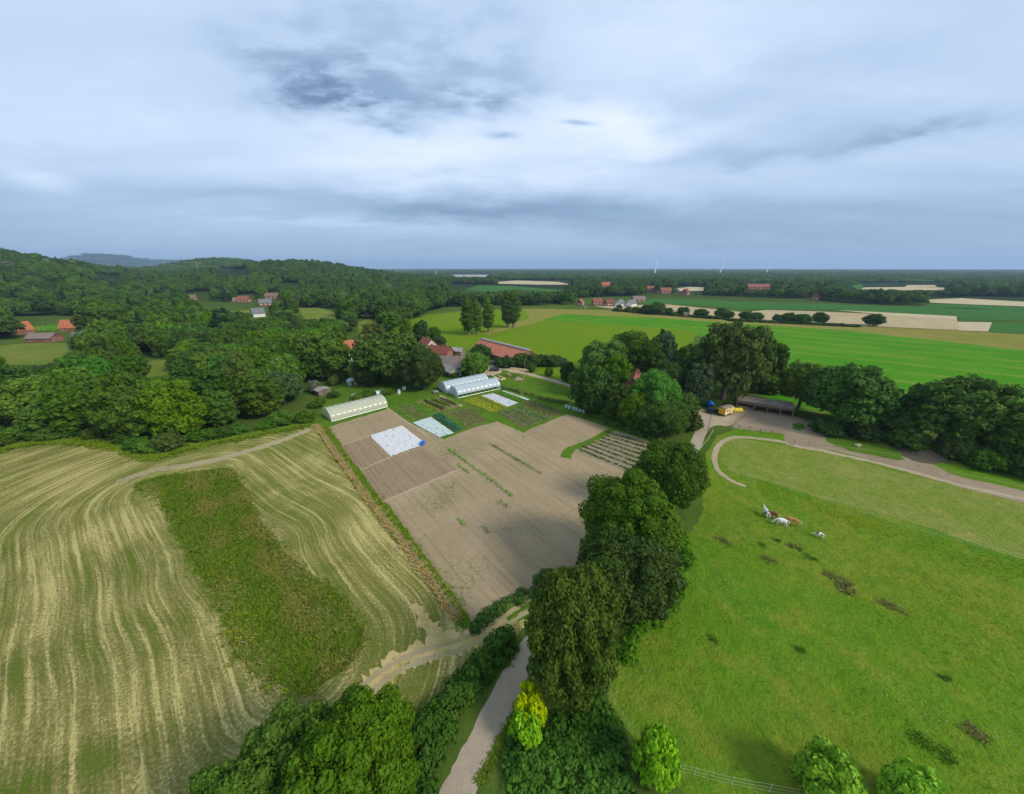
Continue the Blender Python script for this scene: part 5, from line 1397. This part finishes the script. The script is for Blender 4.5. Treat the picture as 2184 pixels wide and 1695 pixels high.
# yellow wagon
M_yel = paint('wagon_yellow', (.72, .38, .025), .5); M_cream = paint('wagon_cream', (.74, .62, .32), .5); M_tarp_y = mat('yellow_tarpaulin', m_fl((.80, .58, .03)), rough=.5); M_tarp_b = mat('blue_tarpaulin', m_fl((.012, .20, .78)), rough=.45); M_tarp_d = mat('navy_tarpaulin', m_fl((.015, .035, .16)), rough=.5)
g = G(*RY(768, 500)); wz = heading(RY(700, 520), RY(860, 470))
e = empty('site_wagon', (*g, 0), wz, 'yellow site wagon with grey roof parked on the gravel yard', 'wagon')
MB().box(-2.0, 2.0, -.95, .95, .62, 2.5).build('body', M_yel, e, .03)
MB().prism([(-1.05, 2.502), (-.6, 2.66), (0, 2.72), (.6, 2.66), (1.05, 2.502)], -2.1, 2.1).v and None
rf = MB(); pr = [(-1.08, 2.503), (-.6, 2.66), (0, 2.72), (.6, 2.66), (1.08, 2.503)]; n = 5
rf.add([(-2.12, y, z) for y, z in pr] + [(2.12, y, z) for y, z in pr], [(i, n + i, n + (i + 1) % n, (i + 1) % n) for i in range(n)] + [tuple(range(n)), tuple(range(2 * n - 1, n - 1, -1))]).build('roof', M_sheet, e)
MB().box(-1.96, 1.96, -.985, -.955, .66, 2.46).build('side_panel', M_cream, e)
MB().box(-.1, .75, -1.02, -.99, .7, 2.35).build('door', M_yel, e); wn = MB().box(-1.4, -.6, -1.02, -.99, 1.4, 2.1).build('window', M_frame, e); MB().box(-1.32, -.68, -1.03, -1.022, 1.48, 2.02).build('pane', M_glass, wn)
MB().box(-1.9, 1.9, -.5, .5, .45, .6).build('chassis', M_tyre, e)
for x in (-1.2, 1.2):
    for y in (-.75, .75): wheel(e, x, y, .33, .18)
MB().bar((2.0, 0, .5), (3.1, 0, .4), .05, 5).build('drawbar', M_galv, e)
def tarp(name, px, rz, L, W, h, m, label, cat, seed, sag=.25, frame=True):
    g = G(*px); e = empty(name, (*g, 0), rz, label, cat); rg = random.Random(seed); nu, nv = 12, 10; v = []; f = []
    for i in range(nu + 1):
        for j in range(nv + 1):
            u, w_ = i / nu - .5, j / nv - .5; rid = 1 - abs(w_) * 2
            z = h * (.45 + .55 * rid ** .8) - sag * math.sin(math.pi * (u + .5)) * .3 + rg.uniform(-.04, .04)
            if j in (0, nv): z = h * .12
            v.append((u * L, w_ * W, max(.03, z)))
    for i in range(nu):
        for j in range(nv): a = i * (nv + 1) + j; f.append((a, a + nv + 1, a + nv + 2, a + 1))
    me = pymesh('cover', v, f, m, smooth=True); o = obj('cover', me, e); sd_ = o.modifiers.new('thick', 'SOLIDIFY'); sd_.thickness = .02
    if frame:
        for x in (-L * .46, L * .46): MB().bar((x, 0, 0), (x, 0, h * .93), .035, 5).build('pole', M_old, e)
    return e


tarp('covered_cart', RY(550, 395), 1.25, 3.6, 2.3, 1.9, M_tarp_b, 'bright blue tarpaulin over a cart behind the black car', 'covered cart', 1)
tarp('tent', RY(335, 300), -.15, 3.6, 2.6, 1.7, M_tarp_d, 'navy blue tent under the trees beside the yard', 'tent', 2)
tarp('awning', RY(940, 445), -.1, 2.6, 2.2, 1.1, M_tarp_y, 'bright yellow awning next to the yellow wagon', 'awning', 3)
# horse shelter: posts, planked fascia, sheet roof
g0, g1 = Vector(G(*RY(920, 405))), Vector(G(*RY(1755, 540))); d = g1 - g0; L_ = d.length; rz = math.atan2(d.y, d.x)
e = empty('horse_shelter', (*g0, 0), rz, 'long open fronted wooden horse shelter beside the trodden yard', 'horse shelter')
DP = 4.2
for x in (.1, 4.6, 7.9, 11.0, L_ - .1):
    x = min(x, L_ - .1)
    MB().box(x - .1, x + .1, .05, .25, 0, 2.3).build('post', M_old, e); MB().box(x - .1, x + .1, DP - .25, DP - .05, 0, 2.9).build('post', M_old, e)
nb = int(L_ / .3)
for i in range(nb):
    x = L_ * i / nb; MB().box(x + .01, x + L_ / nb - .01, -.06, random.uniform(-.02, 0), 2.0 + random.uniform(-.02, .02), 2.72).build('fascia_board', M_old, e)
for i in range(nb):
    x = L_ * i / nb; MB().box(x + .006, x + L_ / nb - .006, DP, DP + random.uniform(.03, .05), 0, 2.9).build('back_board', M_old, e)
for i in range(14):
    y = DP * i / 14; MB().box(-.05, -.01, y + .005, y + DP / 14 - .005, 0, 2.6).build('side_board', M_old, e); MB().box(L_ + .01, L_ + .05, y + .005, y + DP / 14 - .005, 0, 2.6).build('side_board', M_old, e)
for i in range(int(L_ / 1.0)):
    x = i * L_ / int(L_ / 1.0); w_ = L_ / int(L_ / 1.0)
    MB().add([(x - .02, -.3, 2.74), (x + w_ - .03, -.3, 2.74), (x + w_ - .03, DP + .3, 3.08), (x - .02, DP + .3, 3.08), (x - .02, -.3, 2.80), (x + w_ - .03, -.3, 2.80), (x + w_ - .03, DP + .3, 3.14), (x - .02, DP + .3, 3.14)],
             [(3, 2, 1, 0), (4, 5, 6, 7), (0, 1, 5, 4), (1, 2, 6, 5), (2, 3, 7, 6), (3, 0, 4, 7)]).build('roof_sheet', M_sheet, e)
M_pal = mat('pallet_wood', color=(.34, .27, .17))
for i in range(3):
    p = Vector((.7 + i * 1.0, -.45)); p.rotate(Matrix.Rotation(rz, 2)); q = g0 + p
    pe = empty('pallet', (q.x, q.y, 0), rz, 'wooden pallet leaning upright against the front of the horse shelter', 'pallet', 'pallets at the horse shelter')
    for k in range(5): MB().box(-.45, .45, -.05, -.02, .02 + k * .26, .16 + k * .26).build('slat', M_pal, pe)
    for x in (-.4, 0, .4): MB().box(x - .05, x + .05, -.018, .06, 0, 1.2).build('bearer', M_pal, pe)
g = G(*RP(1130, 378)); e = empty('hay_bale', (*g, 0), .3, 'small pale hay bale lying on the trodden grass strip', 'hay bale'); MB().box(-.75, .75, -.4, .4, 0, .55).build('bale', M_stub2, e, .08)
for x in (-.35, .35): MB().box(x - .02, x + .02, -.412, .412, .0, .562).build('twine', M_tyre, e)


# ------------------------------------------------------------------ fences and poles
M_tape = mat('fence_tape', color=(.48, .54, .30), rough=.5); M_post = mat('fence_post_wood', color=(.26, .22, .17)); M_ppost = mat('plastic_post', color=(.50, .53, .42))


def fence(px, sp, h, rails, mp, mr, label, rr=.02, pr_=.05, n=6):
    pts = resample([G(*p) for p in px], sp, False); e = empty('fence', (*pts[0], 0), 0, label, 'fence'); o = pts[0]
    pm = MB().bar((0, 0, -.2), (0, 0, h), pr_, n).mesh('post', mp)
    for p in pts: obj('post', pm, e, (p[0] - o[0], p[1] - o[1], 0))
    for k in range(rails):
        z = h * (.92 - k * .38)
        for a, b in zip(pts, pts[1:]):
            MB().bar((a[0] - o[0], a[1] - o[1], z), ((a[0] + b[0]) / 2 - o[0], (a[1] + b[1]) / 2 - o[1], z - .04), rr, 4).bar(((a[0] + b[0]) / 2 - o[0], (a[1] + b[1]) / 2 - o[1], z - .04), (b[0] - o[0], b[1] - o[1], z), rr, 4).build('tape' if rr < .03 else 'rail', mr, e)
    return e


fence([RP(320, 540), RP(450, 580), RP(700, 660), RP(1200, 822), RP(1600, 950), RP(2184, 1110), RP(2500, 1190)], 4.5, 1.1, 2, M_ppost, M_tape, 'tape fence between the meadow and the pale paddock', .012, .025)
fence([RP(215, 290), RP(185, 345), RP(110, 430)], 4, 1.1, 2, M_ppost, M_tape, 'tape fence along the lane at the top of the meadow', .022, .03)
fence([(1425, 1640), (1480, 1655), (1560, 1675), (1640, 1690), (1760, 1712)], 3.5, 1.15, 3, M_ppost, M_ppost, 'pale wire fence at the foot of the meadow', .006, .025)
fence([(1290, 1475), (1340, 1560), (1425, 1640)], 3.5, 1.15, 2, M_ppost, M_tape, 'thin tape fence between the bramble thicket and the meadow', .007, .025)
fence([RY(905, 650), RY(965, 702), RY(1280, 752), RY(1600, 808)], 2.2, 1.15, 2, M_old, M_old, 'wooden rail fence below the trodden horse yard', .05, .07)
fence([RY(1205, 385), RY(1050, 520), RY(905, 645)], 2.2, 1.15, 2, M_old, M_old, 'wooden rail fence between the gravel yard and the horse shelter', .05, .07)
fence([RY(1780, 920), RY(1990, 935), RP(1300, 445), RP(1700, 560), RP(2184, 660)], 5, 1.1, 1, M_old, M_tape, 'thin fence along the upper side of the sandy track', .018, .05)
g0 = Vector(G(676, 912)); g1 = Vector(G(988, 1345))
fence([(682, 916), (760, 1030), (850, 1146), (920, 1240), (975, 1322)], 5.0, 1.2, 2, M_post, M_galv, 'wire fence standing in the dry grass beside the soil field', .008, .05)
g = G(*RY(516, 722)); h_ = 4.2; e = empty('utility_pole', (*g, 0), 0, 'lone wooden pole at the bend of the gravel lane', 'pole'); MB().bar((0, 0, -.3), (.05, 0, h_), .10, 8, .07).build('pole', M_post, e); MB().box(-.12, .12, -.3, .3, h_ - .35, h_ - .25).build('crossarm', M_post, e)
g = G(*R6(1465, 380)); e = empty('utility_pole', (*g, 0), 0, 'thin pale pole beside the timber carport frame', 'pole'); MB().bar((0, 0, -.3), (0, 0, 4.5), .07, 8, .05).build('pole', M_wood, e); MB().bar((0, 0, 4.5), (0, 0, 4.56), .08, 8).build('cap', M_galv, e)
for px, lab in ((R3(885, 540), 'wooden hunting stand on the far edge of the pasture'), (R3(1700, 600), 'grey hunting stand beside the far hedge')):
    g = G(*px); e = empty('hunting_stand', (*g, 0), .4, lab, 'hunting stand')
    MB().box(-1.3, 1.3, -1.0, 1.0, 1.8, 3.8).build('cabin', M_old, e); MB().prism([(-1.6, 3.82), (0, 4.5), (1.6, 3.82)], -1.3, 1.3).build('roof', M_sheet, e)
    for x in (-1.1, 1.1):
        for y in (-.8, .8): MB().box(x - .1, x + .1, y - .1, y + .1, -.1, 1.79).build('leg', M_old, e)


# ------------------------------------------------------------------ horses
def coat(name, c1, c2, sc_=1.0, lo=.45, hi=.55):
    return mat(name, lambda nt: (nt.mix(nt.ss(nt.noise(nt.n.new('ShaderNodeTexCoord').outputs['Object'], sc_, 3, .5), lo, hi), c1, c2), None), rough=.7, spec=.2)


def horse(px, rz, s, m, mm, label, graze=True, lift=0.0):
    """faces local +x, about 1.45 m at the withers when s = 1"""
    g = G(*px); e = empty('horse', (*g, .0), rz, label, 'horse', None, (s, s, s))
    J = [((-.05, 0, 1.08), .30, .33)]                     # 0 trunk
    E = []
    def ad(p, r, par, r2=None): J.append((p, r, r if r2 is None else r2)); E.append((par, len(J) - 1)); return len(J) - 1
    ch = ad((.42, 0, 1.06), .27, 0, .33); hip = ad((-.55, 0, 1.12), .27, 0, .31); rump = ad((-.78, 0, 1.05), .17, hip, .2)
    wi = ad((.62, 0, 1.16), .19, ch, .26)
    if graze: n1 = ad((.90, 0, .98), .12, wi, .18); n2 = ad((1.13, 0, .70), .09, n1, .13); hd = ad((1.24, 0, .50), .085, n2, .12); ms = ad((1.34, 0, .24), .06, hd, .07); ear = (1.10, .66)
    else: n1 = ad((.82, 0, 1.34), .12, wi, .18); n2 = ad((.95, 0, 1.50), .09, n1, .13); hd = ad((1.06, 0, 1.52), .09, n2, .12); ms = ad((1.32, 0, 1.34), .06, hd, .07); ear = (.97, 1.64)
    for y in (-.16, .16):
        k = .06 if y > 0 else -.05
        a = ad((.50, y, .82), .12, ch); b = ad((.50 + k, y, .48), .065, a); c = ad((.48 + k * 1.4, y, .16), .045, b); ad((.53 + k * 1.4, y, .045), .06, c)
        a = ad((-.58, y, .86), .15, hip); b = ad((-.52 - k, y, .70), .11, a); c = ad((-.74 - k, y, .46), .06, b); dd = ad((-.70 - k, y, .15), .045, c); ad((-.65 - k, y, .045), .06, dd)
    me = bpy.data.meshes.new('body'); me.from_pydata([j[0] for j in J], E, []); o = obj('body', me, e)
    o.modifiers.new('skin', 'SKIN')
    sv = me.skin_vertices[0].data
    for i, j in enumerate(J): sv[i].radius = (j[1], j[2])
    sv[0].use_root = True
    ss_ = o.modifiers.new('sub', 'SUBSURF'); ss_.levels = 2; ss_.render_levels = 2
    me.materials.append(m)
    for y in (-.05, .05): MB().bar((ear[0], y, ear[1]), (ear[0] - .03, y * 1.4, ear[1] + .14), .035, 5, .008).build('ear', m, e)
    nk = [(.60, 1.33), (.80, 1.22), (.99, 1.02), (1.13, .82)] if graze else [(.60, 1.36), (.74, 1.46), (.84, 1.56), (.94, 1.64)]
    mn = MB()
    for (x0, z0), (x1, z1) in zip(nk, nk[1:]): mn.add([(x0, -.06, z0 - .10), (x0, .10, z0 - .14), (x0, .02, z0 + .05), (x1, -.06, z1 - .10), (x1, .10, z1 - .14), (x1, .02, z1 + .05)], [(0, 1, 2), (3, 5, 4), (0, 3, 4, 1), (1, 4, 5, 2), (2, 5, 3, 0)])
    mn.build('mane', mm, e)
    MB().bar((-.88, 0, 1.14), (-1.02, 0, .95), .05, 7, .085).bar((-1.02, 0, .95), (-1.05, 0, .62), .085, 7, .07).bar((-1.05, 0, .62), (-1.02, 0, .36), .07, 7, .015).build('tail', mm, e)
    return e


C_w = coat('coat_white', (.74, .72, .67), (.62, .59, .53)); C_br = coat('coat_brown', (.115, .042, .018), (.17, .065, .026)); C_pal = coat('coat_palomino', (.40, .195, .065), (.50, .27, .10)); C_pied = coat('coat_pied', (.74, .72, .66), (.07, .055, .045), 1.9, .46, .50); C_bl = coat('mane_blond', (.66, .57, .40), (.58, .50, .34))
hx = heading((1680, 1116), (1643, 1110))
horse(RH(830, 585), hx, 1.0, C_w, C_w, 'white horse grazing in front of the chestnut and palomino horses')
horse(RH(620, 425), hx - .15, .98, C_br, C_bl, 'dark chestnut horse with blond tail between two white horses')
horse(RH(1095, 575), hx - .25, 1.02, C_pal, C_bl, 'palomino horse with blond mane behind the grazing white horse')
horse(RH(480, 365), hx - 1.35, .98, C_w, C_w, 'white horse standing with raised head beside the dark chestnut', graze=False)
horse(RH(1695, 865), hx - .1, .72, C_pied, C_w, 'small white pony with dark patches grazing apart from the herd')

# ------------------------------------------------------------------ tall grass, tufts and weeds
def tufts(name, pts, hgt, wd, m, label, cat, blades=7, seed=1):
    """real tufts of grass blades, uncountable: one object"""
    rg = np.random.default_rng(seed); P = np.repeat(np.array(pts), blades, 0); n = len(P)
    hs = np.repeat(rg.uniform(.6, 1.3, len(pts)), blades) * hgt * rg.uniform(.6, 1.2, n); a = rg.uniform(0, 6.283, n); ln = rg.uniform(.7, 1.9, n) * hs; lean = rg.normal(.45, .3, n)
    b = P[:, :2] + rg.normal(0, wd * .45, (n, 2)); w2 = wd * rg.uniform(.10, .22, n); dx, dy = np.cos(a), np.sin(a)
    z0 = np.full(n, .0); V = np.empty((n, 4, 3))
    V[:, 0] = np.stack([b[:, 0] - dy * w2, b[:, 1] + dx * w2, z0], 1); V[:, 1] = np.stack([b[:, 0] + dy * w2, b[:, 1] - dx * w2, z0], 1)
    mx, my = b[:, 0] + dx * ln * .5, b[:, 1] + dy * ln * .5
    V[:, 2] = np.stack([mx + dy * w2 * .6, my - dx * w2 * .6, hs * .62], 1); V[:, 3] = np.stack([b[:, 0] + dx * ln + .3 * hs * lean, b[:, 1] + dy * ln - .25 * hs * lean, hs], 1)
    me = bpy.data.meshes.new(name); me.from_pydata(V.reshape(-1, 3).tolist(), [], np.arange(n * 4).reshape(n, 4).tolist()); me.update()
    at = me.attributes.new('tint', 'FLOAT', 'FACE'); at.data.foreach_set('value', np.clip(np.repeat(rg.uniform(0, 1, len(pts)), blades) * .7 + rg.uniform(0, .3, n), 0, 1).astype(np.float32)); me.materials.append(m)
    return tag(obj(name, me), label, cat, None, 'stuff')


def scatter_poly(px, n, seed, smooth=True):
    poly = [G(*p) for p in px]; poly = catmull(poly, True) if smooth else poly; xs = [p[0] for p in poly]; ys = [p[1] for p in poly]; rg = random.Random(seed); out = []
    while len(out) < n:
        p = (rg.uniform(min(xs), max(xs)), rg.uniform(min(ys), max(ys)))
        if inpoly(p, poly): out.append(p)
    return out


def scatter_line(px, wd, n, seed):
    pts = resample([G(*p) for p in px], .5, False); rg = random.Random(seed); out = []
    for _ in range(n):
        i = rg.randrange(len(pts) - 1); t = rg.random(); a, b = pts[i], pts[i + 1]; o = rg.gauss(0, wd * .35); d = Vector((b[0] - a[0], b[1] - a[1])).normalized()
        out.append((a[0] + (b[0] - a[0]) * t - d.y * o, a[1] + (b[1] - a[1]) * t + d.x * o))
    return out


def grassmat(name, c1, c2): return leafmat(name, c1, c2, .2)


GM = {'green': grassmat('blade_green', (.125, .225, .018), (.20, .27, .032)), 'olive': grassmat('blade_olive', (.13, .155, .024), (.22, .20, .05)), 'straw': grassmat('blade_straw', (.40, .30, .11), (.56, .42, .18)), 'brown': grassmat('blade_brown', (.155, .17, .045), (.27, .25, .09)), 'dock': grassmat('blade_darkgreen', (.10, .21, .02), (.15, .27, .03)), 'isle': grassmat('blade_island', (.085, .165, .014), (.15, .20, .026)), 'meadow': grassmat('blade_meadow', (.15, .28, .02), (.24, .33, .035)), 'flower': grassmat('blade_yellow', (.25, .34, .018), (.36, .40, .025))}
ISL = [(288, 1038), (340, 1018), (420, 1008), (490, 1003), (520, 1050), (545, 1095), (600, 1168), (660, 1232), (715, 1262), (772, 1340), (760, 1400), (700, 1448), (640, 1482), (560, 1440), (492, 1375), (480, 1310), (432, 1240), (402, 1180), (372, 1120), (335, 1060)]
isl = [(x + random.gauss(0, .45), y + random.gauss(0, .45)) for x, y in scatter_poly(ISL, 11000, 3)]
def patchy(p, s, ph): return random.gauss(0, .38) + math.sin(p[0] * s + ph) * math.sin(p[1] * s * 1.3 + ph * 2) + .5 * math.sin((p[0] + p[1]) * s * 2.1 + ph * 3)
tufts('tall_grass', [p for p in isl if patchy(p, .35, 1) < .35], .26, .5, GM['isle'], 'long green grass left standing in the mown field', 'grass', 6, 1)
tufts('tall_grass', [p for p in isl if patchy(p, .35, 1) >= .35 and patchy(p, .5, 4) < .5], .28, .5, GM['olive'], 'olive ripening grass left standing in the mown field', 'grass', 6, 2)
tufts('tall_grass', [p for p in isl if patchy(p, .3, 7) > .75][:900], .28, .45, GM['brown'], 'brownish seed heads in the unmown island', 'grass', 6, 3)
tufts('tall_grass', [p for p in isl if patchy(p, .28, 11) > .95][:200], .25, .3, GM['flower'], 'yellow flowering weeds in the unmown island', 'flowers', 5, 4)
STRIP = [(676, 908), (700, 945), (760, 1031), (850, 1146), (920, 1240), (978, 1326)]
tufts('dry_grass', scatter_line(STRIP, .55, 1500, 5), .45, .3, GM['straw'], 'strip of tall dry grass between mown field and soil field', 'grass', 7, 5)
tufts('margin_grass', scatter_line([(x + 14, y + 2) for x, y in STRIP], 1.3, 1500, 6), .35, .4, GM['green'], 'green grass margin beside the dry grass strip', 'grass', 6, 6)
for i, (a, n_, rr, k) in enumerate((((790, 1235), 0, 0, 0),)): pass
DOCK = [(RP(920, 1180), RP(1100, 1260), 1.3, 'brown'), (RP(1020, 1240), RP(1080, 1318), 1.2, 'brown'), (RP(690, 995), RP(780, 1030), .8, 'brown'), (RP(520, 1070), RP(620, 1110), .8, 'brown'), (RP(790, 1060), RP(870, 1095), .7, 'dock'), (RP(520, 990), RP(545, 1010), .6, 'dock'), (RP(600, 960), RP(640, 975), .5, 'dock'), (RP(240, 950), RP(330, 1000), .9, 'brown'),
        ((1870, 1280), (1935, 1308), 1.0, 'brown'), ((2055, 1545), (2100, 1580), 1.0, 'brown'), ((1940, 1565), (1985, 1590), 1.1, 'dock'), ((2000, 1590), (2030, 1625), .9, 'dock'), ((1395, 1300), (1410, 1310), .5, 'dock'), ((1515, 1355), (1525, 1368), .5, 'dock'), ((1700, 1380), (1712, 1390), .4, 'dock'), ((2005, 1440), (2020, 1450), .4, 'dock')]
for i, (a, b, w_, k) in enumerate(DOCK):
    tufts('weed_clump', scatter_line([a, b], w_, int(30 * w_ * w_) + 14, 40 + i), .24, .32, GM[k], ('brown clump of withered dock standing in the green meadow' if k == 'brown' else 'dark green clump of weeds standing in the green meadow'), 'weeds', 6, 60 + i)
MEA = [(1330, 1480), (1360, 1350), (1470, 1200), (1520, 1050), (1700, 1090), (1950, 1160), (2300, 1230), (2700, 1500), (2300, 1800), (1800, 1690), (1500, 1640)]
tufts('meadow_tufts', [p for p in scatter_poly(MEA, 9000, 9, False) if patchy(p, .17, 2) > .25], .09, .3, GM['meadow'], 'short grass tufts all over the horse meadow', 'grass', 5, 90)
ROUGH = [RP(500, 625), RP(700, 705), RP(1000, 815), RP(1300, 915), RP(1600, 1015), RP(1900, 1100), RP(2184, 1175), RP(2400, 1230)]
tufts('rough_grass', [p for p in scatter_line(ROUGH, 4.0, 2400, 12) if patchy(p, .25, 5) > .55], .11, .3, GM['flower'], 'yellow green rough grass along the paddock fence', 'grass', 5, 91)
tufts('rough_grass', scatter_line(ROUGH, 7.0, 1300, 13), .10, .3, GM['meadow'], 'green rough grass along the paddock fence', 'grass', 5, 92)
tufts('margin_grass', scatter_line([(930, 1560), (985, 1500), (1050, 1430), (1100, 1380)], 1.0, 500, 15), .25, .35, GM['isle'], 'grass verge on the left of the gravel lane', 'grass', 6, 94)
tufts('margin_grass', scatter_line([(1020, 1670), (1060, 1600), (1110, 1500)], .5, 220, 16), .2, .3, GM['isle'], 'grass verge on the right of the gravel lane', 'grass', 6, 95)
EDGEP = [(-60, 985), (0, 962), (60, 948), (150, 942), (265, 955), (330, 980), (420, 953), (540, 931), (660, 908)]
tufts('margin_grass', scatter_line(EDGEP, 2.4, 2400, 17), .5, .6, GM['green'], 'tall grass along the foot of the wood', 'grass', 6, 96)

# ------------------------------------------------------------------ haze
hz = MB().box(-21500, 21500, -21500, 21500, -2.0, 300)
hm = bpy.data.materials.new('haze_air'); hm.use_nodes = True; nt = NT(hm.node_tree); nt.n.remove(nt.n['Principled BSDF'])
pv = nt.n.new('ShaderNodeVolumePrincipled'); pv.inputs['Color'].default_value = (.52, .72, 1.0, 1); pv.inputs['Density'].default_value = 1e-4; pv.inputs['Anisotropy'].default_value = .1
nt.l.new(pv.outputs[0], nt.n['Material Output'].inputs['Volume'])
HZ = tag(hz.build('haze', hm), kind='stuff')
